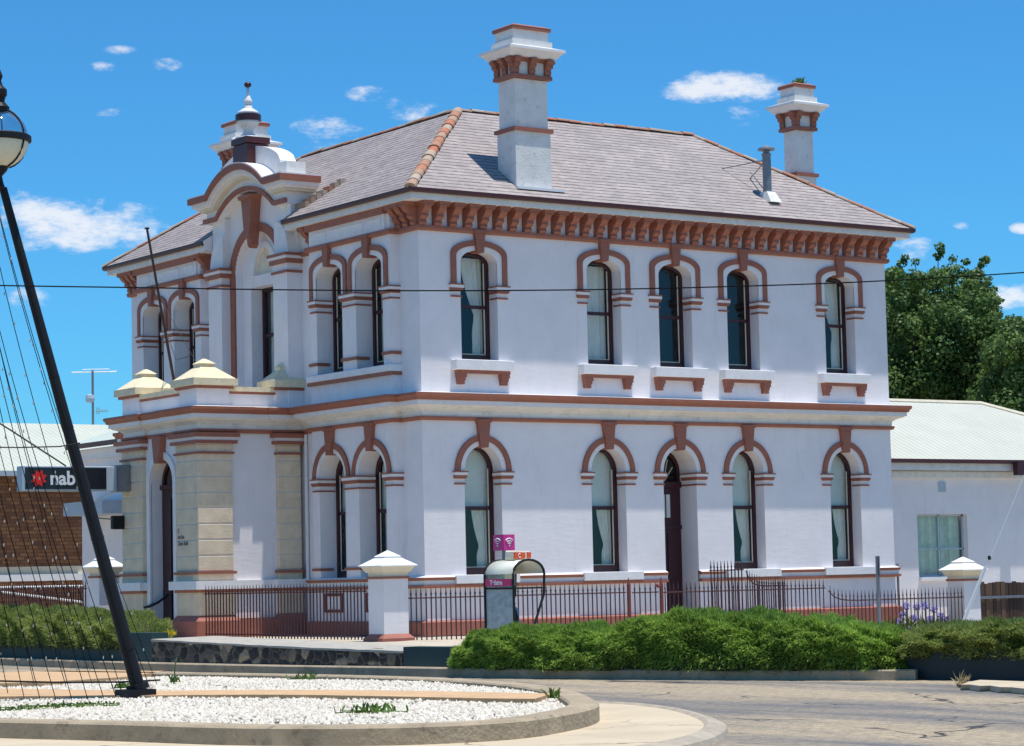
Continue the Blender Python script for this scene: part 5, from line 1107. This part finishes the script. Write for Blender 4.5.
# ================================================================== HEDGES
def hedge(name, label, centre, halfw, hfun, z0, nbl, mat, blen=(.07, .16), droop=.5, seed=1, cat='hedge', wid=.012, lump=.10):
    """centre: plan polyline; dome cross-section with clumps; blades on it + dark core"""
    rg = np.random.default_rng(seed); C = np.array(centre, float); seg = np.linalg.norm(np.diff(C, axis=0), axis=1); cum = np.r_[0, np.cumsum(seg)]; Ltot = cum[-1]
    lumps = rg.uniform(0, 1, (260, 3)); ls, lt, lr = lumps[:, 0]*Ltot, lumps[:, 1], lumps[:, 2]*lump+.02
    def base(s_, a):  # a: angle 0..pi across (0 = front foot, pi = back foot)
        P = np.stack([np.interp(s_, cum, C[:, 0]), np.interp(s_, cum, C[:, 1])], -1); P2 = np.stack([np.interp(np.minimum(s_+.05, Ltot), cum, C[:, 0]), np.interp(np.minimum(s_+.05, Ltot), cum, C[:, 1])], -1); P1 = np.stack([np.interp(np.maximum(s_-.05, 0), cum, C[:, 0]), np.interp(np.maximum(s_-.05, 0), cum, C[:, 1])], -1)
        T = P2-P1; T /= np.linalg.norm(T, axis=1)[:, None]; Nn = np.stack([-T[:, 1], T[:, 0]], -1); sg = np.sign(np.einsum('ij,ij->i', Nn, CAM[:2]-P)); Nn *= sg[:, None]
        u = s_/Ltot; h = hfun(u); ca, sa = np.cos(a), np.sin(a); ce = np.sign(ca)*np.abs(ca)**.55; se = np.abs(sa)**.6
        clump = np.zeros_like(s_)
        sc_ = s_; ac = a*.8
        clump = lump*(np.sin(sc_*4.1+np.sin(ac*5+seed)*1.3)*np.sin(ac*4.7+sc_*1.9)+.6*np.sin(sc_*9.7+ac*7.1)*np.sin(ac*10.3-sc_*3.3)+.4*np.sin(sc_*17.3-ac*13)*np.sin(sc_*5+ac*19))
        hw = halfw*np.minimum(1, np.sqrt(np.maximum(0, 1-(2*u-1)**8))+.05)
        R_ = 1+clump/np.maximum(.3, h)
        pos = np.stack([P[:, 0]+Nn[:, 0]*ce*hw*R_, P[:, 1]+Nn[:, 1]*ce*hw*R_, z0+se*h*R_], -1)
        nrm = np.stack([Nn[:, 0]*ca*.8, Nn[:, 1]*ca*.8, sa+.1], -1); nrm /= np.linalg.norm(nrm, axis=1)[:, None]
        return pos, nrm, T
    # core
    ns, na_ = 60, 18; S_, A_ = np.meshgrid(np.linspace(0, Ltot, ns), np.linspace(0, math.pi, na_), indexing='ij'); pos, nr, _ = base(S_.ravel(), A_.ravel()); ctr = np.stack([np.interp(S_.ravel(), cum, C[:, 0]), np.interp(S_.ravel(), cum, C[:, 1]), np.full(S_.size, z0)], -1)
    Vc = ctr+(pos-ctr)*.88; idx = np.arange(ns*na_).reshape(ns, na_); Fc = np.stack([idx[:-1, :-1], idx[1:, :-1], idx[1:, 1:], idx[:-1, 1:]], -1).reshape(-1, 4); Fc = np.r_[Fc[:, [0, 1, 2]], Fc[:, [0, 2, 3]]]
    # blades
    s_ = rg.uniform(0, Ltot, nbl); a = np.arccos(rg.uniform(-.75, 1, nbl)); a = np.where(rg.random(nbl) < .5, rg.uniform(0, math.pi*.8, nbl), a)
    pos, nr, T = base(s_, a); ctr = np.stack([np.interp(s_, cum, C[:, 0]), np.interp(s_, cum, C[:, 1]), np.full(nbl, z0)], -1); pos = ctr+(pos-ctr)*rg.uniform(.86, 1.03, nbl)[:, None]
    dirv = nr*1.0+rg.normal(0, .45, (nbl, 3)); dirv[:, 2] += .35-droop*np.cos(a).clip(0)*1.6; dirv /= np.linalg.norm(dirv, axis=1)[:, None]
    ln = rg.uniform(*blen, nbl); side = np.cross(dirv, rg.normal(0, 1, (nbl, 3))); side /= np.linalg.norm(side, axis=1)[:, None]; wd = wid*rg.uniform(.7, 1.5, nbl)
    q0 = pos-side*wd[:, None]; q1 = pos+side*wd[:, None]; q2 = pos+dirv*ln[:, None]+side*wd[:, None]*.4; 
    Vb = np.stack([q0, q1, q2], 1).reshape(-1, 3); Fb = np.arange(nbl*3).reshape(-1, 3)+len(Vc)
    o = tris_mesh(name, np.r_[Vc, Vb], np.r_[Fc, Fb], [M['twig'], mat], origin=(C[len(C)//2][0], C[len(C)//2][1], z0), matidx=np.r_[np.zeros(len(Fc)), np.ones(len(Fb))])
    return tag(o, label, cat)
def run_pts(u0, u1, back, n=10):
    s0, s1 = kerb_at(u0)[0], kerb_at(u1)[0]; out = []
    for k in range(n+1):
        s_ = s0+(s1-s0)*k/n; i = min(int(s_), len(kw)-2); p = kw[i]+(kw[i+1]-kw[i])*(s_-i); tt = kw[min(i+1, len(kw)-1)]-kw[i]; q = np.array([-tt[1], tt[0]])/np.linalg.norm(tt); q = q if q@(p-CAM[:2]) > 0 else -q; out.append(tuple(p+q*back))
    return out
itp = lambda xs, ys: (lambda u: np.interp(u, xs, ys))
hedge('hedge', 'long green juniper hedge spilling over the kerb in front of the iron fence', run_pts(450, 921, .36, 16), .74, itp([0, .04, .12, .3, .42, .5, .58, .68, .8, .9, .97, 1], [.10, .42, .60, .60, .62, .78, .82, .78, .70, .62, .44, .14]), -.22, 210000, M['juniper'], (.035, .085), .6, 3, lump=.07, wid=.010)
hedge('hedge', 'green rosemary hedge above the dark green wall behind the leaning pole', run_pts(-70, 134, .55, 12), .75, itp([0, .5, .85, .93, 1], [.74, .74, .66, .48, .14]), .02, 120000, M['rosemary'], (.035, .08), .35, 5, lump=.07, wid=.010)
hp = [tuple((pa[:2]+dv*t+nv*.75)) for t in np.linspace(-.3, np.linalg.norm((pb-pa)[:2]), 8)]
hedge('hedge', 'low olive-green hedge above the blue-black planter wall at the right', hp, .85, itp([0, .1, .5, 1], [.36, .40, .46, .54]), zt-.12, 90000, M['rosemary'], (.03, .08), .3, 9, lump=.06, wid=.010)

# ================================================================== TREES
def tree(label, base, h, clumps, nleaf, seed, ls=.16):
    rg = np.random.default_rng(seed); base = np.array(base, float); T = thing('tree', label, 'tree', tuple(base)); m = MB(); b = Vector(base)
    top = b+Vector((.3, .2, h*.55)); m.tube([b, b+(top-b)*.4+Vector((.1, 0, 0)), top], [.42, .33, .22], 10)
    C = np.array([c[:3] for c in clumps]); 
    for c in C[::3]:
        v = Vector(c)+b; s0 = b+(top-b)*random.uniform(.45, 1); mid = s0+(v-s0)*.5+Vector((0, 0, random.uniform(.1, .6))); m.tube([s0, mid, v], [.07, .04, .012], 6)
    m.build('trunk', M['bark'], T)
    rad = np.array([c[3] for c in clumps]); k = rg.choice(len(C), nleaf, p=rad**2/np.sum(rad**2)); d = rg.normal(0, 1, (nleaf, 3)); d /= np.linalg.norm(d, axis=1)[:, None]
    r_ = rad[k]*rg.uniform(.25, 1.08, nleaf)**.6; pos = base+C[k]+d*r_[:, None]*np.array([1, 1, .85]); nrm = d+rg.normal(0, .6, (nleaf, 3)); nrm[:, 2] += .3; nrm /= np.linalg.norm(nrm, axis=1)[:, None]
    t1 = np.cross(nrm, rg.normal(0, 1, (nleaf, 3))); t1 /= np.linalg.norm(t1, axis=1)[:, None]; t2 = np.cross(nrm, t1); s_ = ls*rg.uniform(.6, 1.3, nleaf)[:, None]
    V = np.stack([pos-t1*s_*.5, pos+t2*s_*.38, pos+t1*s_*.5, pos-t2*s_*.38], 1).reshape(-1, 3); tris_mesh('crown', V, np.arange(nleaf*4).reshape(-1, 4), M['treeleaf'], parent=T); return T
def crown_from(cols_, D, seed, depth=3.2, r=(.35, .80), n=250):
    """clumps filling the silhouette given as column -> skyline height"""
    rg = np.random.default_rng(seed); us_ = [c[0] for c in cols_]; vs_ = [c[1] for c in cols_]; bc = hD(us_[0]*.5+us_[-1]*.5, 400, D); base = np.array([bc[0], bc[1], -.35]); out = []
    while len(out) < n:
        u = rg.uniform(us_[0], us_[-1]); vt = np.interp(u, us_, vs_); v = vt+(430-vt)*rg.random()**1.25; rr = rg.uniform(*r)
        if v-vt < 14: rr = rg.uniform(.22, .42)
        p = hD(u, v+rr*2493/D*.9, D+rg.uniform(-depth, depth)); out.append((p[0]-base[0], p[1]-base[1], p[2]-base[2], rr))
    return base, out
b1, c1c = crown_from([(872, 300), (884, 272), (890, 268), (897, 262), (902, 272), (908, 262), (913, 266), (922, 264), (930, 262), (938, 258), (944, 262), (950, 260), (956, 262), (962, 266), (968, 262), (972, 268), (979, 262), (984, 278), (990, 292), (995, 300), (999, 330), (1000, 360)], 78, 4)
for (u, v) in ((940, 246), (941, 251), (938, 256), (985, 260), (986, 259), (982, 265), (902, 264), (905, 258), (993, 290), (999, 300), (988, 281), (915, 262), (953, 259), (966, 262)):
    p = hD(u, v, 78); c1c.append((p[0]-b1[0], p[1]-b1[1], p[2]-b1[2], .16))
tree('tall dense dark green tree rising behind the low white building', b1, 9, c1c, 120000, 6, ls=.125)
b2, c2c = crown_from([(990, 345), (998, 328), (1004, 318), (1012, 310), (1020, 308), (1030, 302), (1045, 300), (1060, 305), (1075, 320)], 72, 8, n=90)
tree('smaller tree at the right edge, in front of the tall tree', b2, 7, c2c, 60000, 12, ls=.125)

# ================================================================== STREET THINGS
# phone booth behind the hedge
PD = 42.5
def at(u, v, D): return hD(u, v, D)
pbase = at(515, 600, PD); bx, by_ = pbase[0], pbase[1]; zg = -.20
PB = thing('phone_booth', 'open phone booth with curved cream roof and pink band behind the hedge', 'phone booth', (bx, by_, zg))
fx = Vector((math.cos(R(8)), math.sin(R(8)), 0)); fy = Vector((-fx.y, fx.x, 0)); O = Vector((bx, by_, 0))
zr = at(515, 560, PD)[2]; ze = at(515, 574, PD)[2]
def pt(a, b, z): return tuple(O+fx*a+fy*b+Vector((0, 0, z)))
m = MB(); n = 12; hw_, dp = .36, .36; hh = zr-ze
for i in range(n+1):
    an = math.pi*i/n
    for bb in (-dp, dp):
        for rr in (1.0, .95): m.v.append(pt(-hw_*math.cos(an)*rr, bb, ze+hh*math.sin(an)*rr))
for i in range(n):
    a = i*4; c = a+4; m.f += [(a, c, c+2, a+2), (a+1, a+3, c+3, c+1), (a, a+1, c+1, c), (a+2, c+2, c+3, a+3)]
m.build('canopy', plain('cream_canopy', (.70, .70, .58), .35, .05), PB, smooth=True)
m = MB()
for bb in (-dp, dp): m.tube([pt(-hw_, bb, zg), pt(-hw_, bb, ze)]+[pt(-hw_*math.cos(math.pi*i/10), bb, ze+hh*math.sin(math.pi*i/10)) for i in range(1, 10)]+[pt(hw_, bb, ze), pt(hw_-.02, bb, ze-.35), pt(hw_-.25, bb, ze-.85)], .022, 6)
m.tube([pt(-hw_, -dp-.01, ze-.24), pt(hw_, -dp-.01, ze-.24)], .018, 6); m.tube([pt(-hw_, -dp, ze-.24), pt(-hw_, dp, ze-.24)], .018, 6); m.build('frame', M['black'], PB)
m = MB(); m.prism(lambda u, d, z: pt(u, -d, z), [(-hw_+.03, zg+.1), (-.02, zg+.1), (-.02, ze+.04), (-hw_+.03, ze+.04)], -.05, -.02); m.build('glass_side', M['glass'], PB)
m = MB(); m.prism(lambda u, d, z: pt(u, -d, z), [(-hw_+.04, zg+.2), (.08, zg+.2), (.08, ze+.12), (-hw_+.04, ze+.06)], -.40, -.33); m.build('back_panel', plain('grey_blue_panel', (.25, .30, .33), .5, .2, 9), PB)
m = MB(); m.prism(lambda u, d, z: pt(-d, u, z), [(-dp+.03, ze-.20), (dp-.03, ze-.20), (dp-.03, ze-.08), (-dp+.03, ze-.08)], hw_, hw_+.02); m.build('name_band', plain('pink_band', (.62, .02, .14), .4, .03), PB)
text('Telstra', .11, M['whitemetal'], PB, pt(-hw_-.022, dp-.15, ze-.175), -fy, (0, 0, 1), off=.003, ext=.002)
m = MB(); m.prism(lambda u, d, z: pt(-d, u, z), [(-dp, zg+.25), (dp, zg+.25), (dp, ze-.2), (-dp, ze-.2)], hw_-.02, hw_-.01); m.build('side_pane', plain('frosted_pane', (.36, .40, .42), .25, .25, 9), PB)
m = MB(); m.prism(lambda u, d, z: pt(u, -d, z), [(-.12, ze-1.1), (.18, ze-1.1), (.12, ze-.6), (-.08, ze-.45)], -.30, -.05); m.build('telephone', plain('blue_phone_panel', (.05, .16, .38), .35, .1, 12), PB)
m = MB(); m.tube([pt(-.15, -.1, ze-.55), pt(-.10, -.14, ze-.75), pt(-.12, -.1, ze-.98)], .04, 8); m.tube([pt(-.3, -.1, ze-.9), pt(-.2, -.15, ze-.6), pt(-.1, -.1, ze-.5)], .02, 6); m.build('handset', M['black'], PB)
m = MB(); m.prism(lambda u, d, z: pt(u, -d, z), [(.08, ze-.2), (hw_-.04, ze-.2), (hw_-.04, ze+.12), (.08, ze+.18)], -.36, -.33); m.build('notice_panel', M['cream'], PB)
m = MB(); m.prism(lambda u, d, z: pt(u, -d, z), [(-.12, zr+.0), (.28, zr+.0), (.28, zr+.14), (-.10, zr+.16)], -.12, .12); m.build('roof_box', M['cream'], PB, bevel=.02)
m = MB(); m.prism(lambda u, d, z: pt(u, -d, z), [(-.12, zr+.02), (.13, zr+.02), (.13, zr+.12), (-.12, zr+.13)], .12, .14); m.prism(lambda u, d, z: pt(u, -d, z), [(.19, zr+.03), (.27, zr+.03), (.27, zr+.13), (.19, zr+.13)], .12, .14); m.build('orange_sign', plain('orange_red', (.80, .09, .02), .4, .05), PB)
m = MB(); m.tube([pt(.0+.035*math.cos(a_), -.147, zr+.075+.03*math.sin(a_)) for a_ in [R(60+30*k) for k in range(9)]], .007, 4); m.build('roof_symbol', M['whitemetal'], PB)
# wifi sign
wb_ = at(504, 560, PD+.8); WS = thing('wifi_sign', 'magenta two-sided wifi symbol sign on a grey post above the phone booth', 'sign', (wb_[0], wb_[1], -.2))
ztp, zbt = at(504, 534.5, PD+.8)[2], at(504, 550.5, PD+.8)[2]
m = MB(); m.tube([(wb_[0], wb_[1], -.2), (wb_[0], wb_[1], ztp-.03)], .035, 8); m.build('post', M['galv'], WS)
for (dx, dy, wdt, shade) in ((1, .12, .22, (.62, .04, .36)), (-.05, 1, .22, (.40, .03, .26))):
    t = Vector((dx, dy, 0)).normalized(); nrm_ = Vector((t.y, -t.x, 0)); base_ = Vector((wb_[0], wb_[1], 0))+Vector((-.045, -.05, 0))
    if nrm_.dot(Vector(CAM)-base_) < 0: nrm_ = -nrm_
    m = MB(); f = lambda a, b, z: tuple(base_+t*a+nrm_*b+Vector((0, 0, z)))
    wq = .26 if dx == 1 else .27
    for b in (0, .012): m.v += [f(0, b, zbt), f(wq, b, zbt), f(wq, b, ztp), f(0, b, ztp)]
    m.f = [(0, 1, 2, 3), (4, 5, 6, 7), (0, 1, 5, 4), (1, 2, 6, 5), (2, 3, 7, 6), (3, 0, 4, 7)]
    pn = m.build('sign_panel', plain('magenta_panel', (.66, .03, .26) if dx == 1 else (.52, .025, .21), .4, .03), WS)
    m = MB(); cz2 = zbt+.085
    for rr in (.045, .085, .125):
        sx_ = .95
        m.tube([f(wq/2+rr*sx_*math.cos(R(a_)), .018, cz2+rr*math.sin(R(a_))) for a_ in range(45, 136, 9)], .009, 4)
    q = f(wq/2, .018, cz2-.0); m.tube([tuple(Vector(q)-Vector((0, 0, .014))), tuple(Vector(q)+Vector((0, 0, .014)))], .014, 6)
    m.build('wifi_symbol', M['whitemetal'], pn)
# grey sign post seen edge-on
sp_ = at(879.5, 625, 44.0); m = MB(); zt2 = at(879.5, 556, 44.0)[2]; zm2 = at(879.5, 577, 44.0)[2]
SP = thing('sign_post', 'grey steel post with its sign plate seen edge-on, right end of the hedge', 'sign post', (sp_[0], sp_[1], -.3))
m.tube([(sp_[0], sp_[1], -.3), (sp_[0], sp_[1], zt2)], .033, 8); m.build('post', M['galv'], SP)
tv = Vector((sp_[0]-CAM[0], sp_[1]-CAM[1], 0)).normalized(); m = MB(); sd = Vector((-tv.y, tv.x, 0))
for s_ in (-.045, -.028):
    m.v += [tuple(Vector((sp_[0], sp_[1], zm2))+sd*s_-tv*.2), tuple(Vector((sp_[0], sp_[1], zm2))+sd*s_+tv*.2), tuple(Vector((sp_[0], sp_[1], zt2))+sd*s_+tv*.2), tuple(Vector((sp_[0], sp_[1], zt2))+sd*s_-tv*.2)]
m.f = [(0, 1, 2, 3), (4, 5, 6, 7), (0, 1, 5, 4), (1, 2, 6, 5), (2, 3, 7, 6), (3, 0, 4, 7)]; m.build('sign_plate', M['galv'], SP)
# overhead wire
ow = [hD(u, v, D) for u, v, D in ((-260, 280, 22), (0, 285.5, 22.4), (130, 287.5, 22.6), (300, 290, 22.8), (450, 290.7, 23), (600, 289.5, 23.3), (750, 286, 23.6), (880, 281, 24), (1024, 272.5, 24.3), (1300, 252, 25))]
m = MB(); m.tube(smooth_poly([tuple(p) for p in ow], 5, False), .0065, 5); tag(m.build('overhead_wire', M['cable']), 'thin dark overhead wire crossing the whole upper facade', 'wire')
# stay wire with guard
g0, g1_, g2_ = hD(961, 628, 38), hD(985.5, 567, 38), hD(1045, 425, 38)
GY = thing('stay_wire', 'slanting stay wire with a white tubular guard in front of the right pillar', 'stay wire', tuple(g0))
m = MB(); m.tube([g0-(g1_-g0)*.5, g2_], .007, 5); m.build('wire', M['whitemetal'], GY)
m = MB(); m.tube([g0-(g1_-g0)*.4, g1_], .027, 8); m.build('guard_tube', M['whitemetal'], GY)
m = MB(); kq = g1_+(g2_-g1_)*.065; m.tube([kq-np.array([0, 0, .03]), kq+np.array([0, 0, .03])], .025, 6); m.build('insulator', M['black'], GY)

# leaning pole + globe lamp
LD = 30.0
lb, lt_ = hZ(138.5, 690, -.05), hD(3, 188, 30.5)
LP = thing('leaning_lamp_post', 'leaning black pole with a round glass globe lamp at its top, left edge', 'lamp post', tuple(lb))
lbv, ltv = Vector(lb), Vector(lt_); ax = (ltv-lbv)
m = MB(); m.tube([lbv-ax*.02, lbv+ax*.3, lbv+ax*.7, ltv], [.088, .078, .062, .048], 12)
for t in (.08, .3, .52, .62, .8): q = lbv+ax*t; m.tube([q, q+ax*.004], .095-.045*t, 12)
m.build('pole', M['black'], LP, smooth=False)
m = MB(); m.box(lb[0]-.22, lb[0]+.16, lb[1]-.16, lb[1]+.2, -.15, -.04); m.tube([lbv, lbv+ax*.012], .14, 10); m.build('base_plate', M['black'], LP)
gc = Vector(hD(-1, 139, 30.5)); gr = 30.5/FPX*29.5
m = MB(); zt3, zb3 = gc.z+gr, gc.z-gr
m.lathe(gc.x, gc.y, [(.03, ltv.z-.05), (.07, ltv.z), (.05, ltv.z+.06), (.035, zb3-.10), (.09, zb3-.04), (.12, zb3+.02)], 12); m.lathe(gc.x, gc.y, [(.12, zt3-.03), (.13, zt3+.03), (.07, zt3+.10), (.08, zt3+.15), (.10, zt3+.18), (.10, zt3+.25), (.05, zt3+.30), (.03, zt3+.36), (.05, zt3+.42), (.02, zt3+.5)], 12)
for a_ in range(0, 360, 60): m.tube([(gc.x+(gr+.01)*math.sin(R(k))*math.cos(R(a_)), gc.y+(gr+.01)*math.sin(R(k))*math.sin(R(a_)), gc.z+(gr+.01)*math.cos(R(k))) for k in range(15, 171, 12)], .011, 5)
m.build('lamp_frame', M['black'], LP)
m = MB(); m.lathe(gc.x, gc.y, [(gr+.01, gc.z-.045), (gr+.03, gc.z-.03), (gr+.03, gc.z+.03), (gr+.01, gc.z+.045)], 32)
m.build('lamp_band', M['black'], LP)
m = MB(); m.lathe(gc.x, gc.y, [(gr*math.sin(R(k)), gc.z+gr*math.cos(R(k))) for k in range(12, 90, 6)]+[(gr, gc.z)], 28, cap=False); m.build('lamp_glass', M['globe'], LP, smooth=True)
m = MB(); m.lathe(gc.x, gc.y, [(gr*math.sin(R(k)), gc.z+gr*math.cos(R(k))) for k in range(90, 169, 6)], 28, cap=False); m.build('lamp_bowl', plain('milky_glass', (.70, .68, .52), .3, .06), LP, smooth=True)
# string lights of the tent-shaped net
M['bulb'] = perisland('clear_bulb', (.05, .045, .04), (.85, .78, .62), .3)
apex = hD(-85, -230, 30.5)
cc = hZ(-95, 691, -.1); rad = 3.0
bulb = None
SL = 'strings of small bulbs anchored around the island'
ends = [(8, 694), (24, 697), (40, 699), (56, 700), (72, 700.5), (88, 700), (104, 699), (116, 697), (122, 692), (150, 688), (157, 684), (66, 686), (34, 684), (92, 684)]
lbls = ['string of bulbs ending at the front paver strip, left of the leaning pole', 'string of bulbs close beside the leaning pole']
for k, (eu, ev) in enumerate(ends):
    e = Vector(hZ(eu, ev, -.12)); a = Vector(apex); 
    side = 'right of' if eu > 138 else 'left of'
    S_ = thing('string_light', 'dark string of tiny bulbs slanting down from upper left to the island ground', 'string lights', tuple(e), SL)
    pts_ = []
    for j in range(25):
        t = j/24; p = a+(e-a)*t; sag = math.sin(math.pi*t)*(.30+.04*(k % 4)); p = p+Vector(cR)*(-sag)+Vector((0, 0, -sag*.5)); pts_.append(tuple(p))
    m = MB(); m.tube(pts_, .0055, 4, cap=False); m.build('cable', M['cable'], S_)
    for j in range(9, 24):
        p = Vector(pts_[j])+Vector((random.uniform(-.02, .02), random.uniform(-.02, .02), -.03+random.uniform(-.1, .1)))
        if bulb is None:
            m = MB(); m.lathe(0, 0, [(.006, .025), (.008, .010), (.009, -.004), (.007, -.012), (.002, -.016)], 6); me_o = m.build('bulb', M['bulb'], None, origin=(0, 0, 0)); me = me_o.data; bpy.data.objects.remove(me_o); bulb = me
        o = bpy.data.objects.new('bulb', bulb); col.objects.link(o); o.parent = S_; o.location = p-Vector(e)
# ground ring cable
m = MB(); m.tube([tuple(hZ(u, v, .05)) for u, v in ((-40, 676), (0, 681), (60, 682.5), (120, 682), (160, 680))], .012, 5); tag(m.build('guy_cable', M['black']), 'dark cable stretched low over the island between the string lights', 'cable')
m = MB(); m.tube([tuple(hD(u, v, 29)) for u, v in ((-30, 405), (12, 431), (66, 466))], .010, 5); tag(m.build('support_cable', M['black']), 'short dark cable slanting across the pale roof above the bank sign', 'cable')
m = MB(); m.tube([tuple(hD(u, v, 29.5)) for u, v in ((-30, 447), (20, 447.5), (60, 446.5), (80, 443))], .008, 5); tag(m.build('support_cable', M['black']), 'nearly level dark cable crossing the pale green roof to the leaning pole', 'cable')

# ================================================================== SMALL PLANTS, SLAB
def tuft(name, label, base, n, h, spread, mat, cat, seed, wid=.012, up=1.0):
    rg = np.random.default_rng(seed); b = np.array(base, float); p = b+np.c_[rg.normal(0, spread*.35, (n, 2)), np.zeros(n)]; d = np.c_[rg.normal(0, .5, (n, 2)), np.full(n, up)]; d /= np.linalg.norm(d, axis=1)[:, None]; ln = h*rg.uniform(.5, 1.1, n)
    s_ = np.cross(d, rg.normal(0, 1, (n, 3))); s_ /= np.linalg.norm(s_, axis=1)[:, None]; tip = p+d*ln[:, None]; tip[:, 2] -= .15*ln; midp = p+d*ln[:, None]*.55
    V = np.stack([p-s_*wid, p+s_*wid, midp+s_*wid, tip, midp-s_*wid], 1); V[:, 0, 2] = V[:, 1, 2] = b[2]; r0 = np.repeat(b[None]+np.array([0, 0, .006]), n, 0); rs = np.c_[-(p-b)[:, 1], (p-b)[:, 0], np.zeros(n)]; rs /= np.linalg.norm(rs, axis=1)[:, None]+1e-9
    V2 = np.stack([b+rs*.003+np.array([0, 0, .01]), p+rs*.004+np.array([0, 0, .01]), p+d*.03, p-rs*.004, b-rs*.003], 1); F = np.arange(n*5).reshape(-1, 5); base_i = n*5
    V = np.r_[V.reshape(-1, 3), V2.reshape(-1, 3)]; F2 = np.arange(n*5).reshape(-1, 5)+base_i; F2[:, 2] = F[:, 0]; F2[:, 0] = base_i; F2[:, 4] = base_i+4; F = np.r_[F, F2]
    return tag(tris_mesh(name, V, F, mat, origin=tuple(b)), label, cat)
tuft('weed', 'tall single weed in the gravel right of the leaning pole', hZ(174, 682, -.12), 26, .16, .10, M['weed'], 'weed', 1)
m = MB(); q = hZ(174, 684, -.12); m.tube([q, q+np.array([.02, 0, .25]), q+np.array([.05, 0, .36])], .010, 5); tag(m.build('weed_stalk', M['stem']), 'thin green stalk standing in the gravel right of the leaning pole', 'weed')
tuft('weed', 'leafy weed in the gravel near the curved kerb end, by the paver strip', hZ(553, 698, -.12), 26, .17, .07, M['weed'], 'weed', 2)
tuft('weed', 'sprawling weed in the front gravel at the middle of the island', hZ(371, 712, -.13), 60, .13, .35, M['weed'], 'weed', 3)
tuft('weed', 'flat patch of green weed in the front gravel at the left', hZ(70, 706, -.15), 130, .06, .75, M['weed'], 'weed', 4)
tuft('weed', 'small green weed at the far left of the front gravel', hZ(16, 710, -.15), 40, .06, .4, M['weed'], 'weed', 14)
tuft('weed', 'thin weeds by the back kerb of the island behind the gravel', hZ(305, 679, -.10), 24, .15, .35, M['weed'], 'weed', 5)
tuft('weed', 'dark weed tuft at the foot of the leaning pole', hZ(124, 688, -.13), 50, .12, .22, M['weed'], 'weed', 6)
tuft('flower', 'yellow-leaved plant at the end of the stone wall beside the portico door', hD(170, 635, 47.5), 60, .13, .16, M['yellowflower'], 'plant', 7, .018)
tuft('dry_grass', 'tuft of dry straw grass at the broken concrete slab', hZ(962, 686, -.34), 26, .26, .10, M['drygrass'], 'grass', 8, .008)
# agapanthus behind the fence
AG = [(899, 622), (906, 606), (915, 618), (925, 606), (930, 620), (934, 609), (941, 616), (893, 634), (921, 632), (912, 634), (928, 633), (908, 628), (938, 624), (946, 620), (903, 615), (917, 607)]
for k, (u, v) in enumerate(AG):
    D = 55.2+.25*(k % 4); h_ = hD(u, v, D); b0 = Vector((h_[0], h_[1], -.15)); A_ = thing('agapanthus', 'purple agapanthus flower head behind the iron fence near the right pillar', 'flower', tuple(b0), 'agapanthus behind the fence')
    m = MB(); m.tube([b0, Vector(h_)], .012, 5); m.build('stem', M['stem'], A_)
    rg = np.random.default_rng(40+k); n = 60; d = rg.normal(0, 1, (n, 3)); d /= np.linalg.norm(d, axis=1)[:, None]; s_ = np.cross(d, rg.normal(0, 1, (n, 3))); s_ /= np.linalg.norm(s_, axis=1)[:, None]; p = np.array(h_)+d*.03
    V = np.stack([p-s_*.012, p+s_*.012, p+d*.065+s_*.014, p+d*.065-s_*.014], 1).reshape(-1, 3); tris_mesh('flower_head', V, np.arange(n*4).reshape(-1, 4), M['purpleflower'], parent=A_)
    if k % 3 == 0: tuft_o = None
lv = hD(915, 640, 55); tuft('leaf_clump', 'strappy green leaves under the purple flowers', (lv[0], lv[1], -.2), 220, .5, 2.2, M['weed'], 'plant', 21, .02)
# plant on the far chimney
tuft('chimney_plant', 'small plant growing on top of the right-hand chimney', (12.70, 2.6, 12.92), 40, .26, .16, M['weed'], 'plant', 22, .02)
# broken concrete slab
SLB = thing('broken_slab', 'broken raised concrete slab with crumbling dark edge at the right', 'slab', tuple(hZ(1000, 686, -.33)))
top_ = [hZ(u, v, -.275) for u, v in ((961, 684.5), (968, 682), (980, 679.8), (1000, 680.5), (1030, 681.5), (1075, 683), (1075, 691), (1024, 688.5), (1012, 687.2), (1000, 687), (990, 685.5), (980, 685.8), (970, 684.5))]
m = MB(); n = len(top_); m.v = [tuple(p) for p in top_]+[(p[0]+.03, p[1]+.05, -.345) for p in top_]
for t in tessellate_polygon([[Vector((p[0], p[1], 0)) for p in top_]]): m.f.append(t)
m.f += [(i, (i+1) % n, n+(i+1) % n, n+i) for i in range(n)]
m.build('slab', M['apron'], SLB)
rg = np.random.default_rng(5); nn_ = 520; V = []; F = []
for k in range(nn_):
    u = rg.uniform(960, 1060); v = np.interp(u, [960, 975, 990, 1024, 1060], [685.5, 687, 688, 690, 692])+rg.uniform(-2.2, .8); p = hZ(u, v, -.33); s_ = rg.uniform(.02, .06); bq = len(V)
    for o_ in octv: V.append((p[0]+o_[0]*s_*rg.uniform(.6, 1.3), p[1]+o_[1]*s_*rg.uniform(.6, 1.3), p[2]+.01+o_[2]*s_*.7))
    F += [tuple(bq+i for i in f) for f in octf]
tris_mesh('rubble', V, F, perisland('rubble', (.05, .03, .02), (.30, .2, .1), .95), parent=SLB)
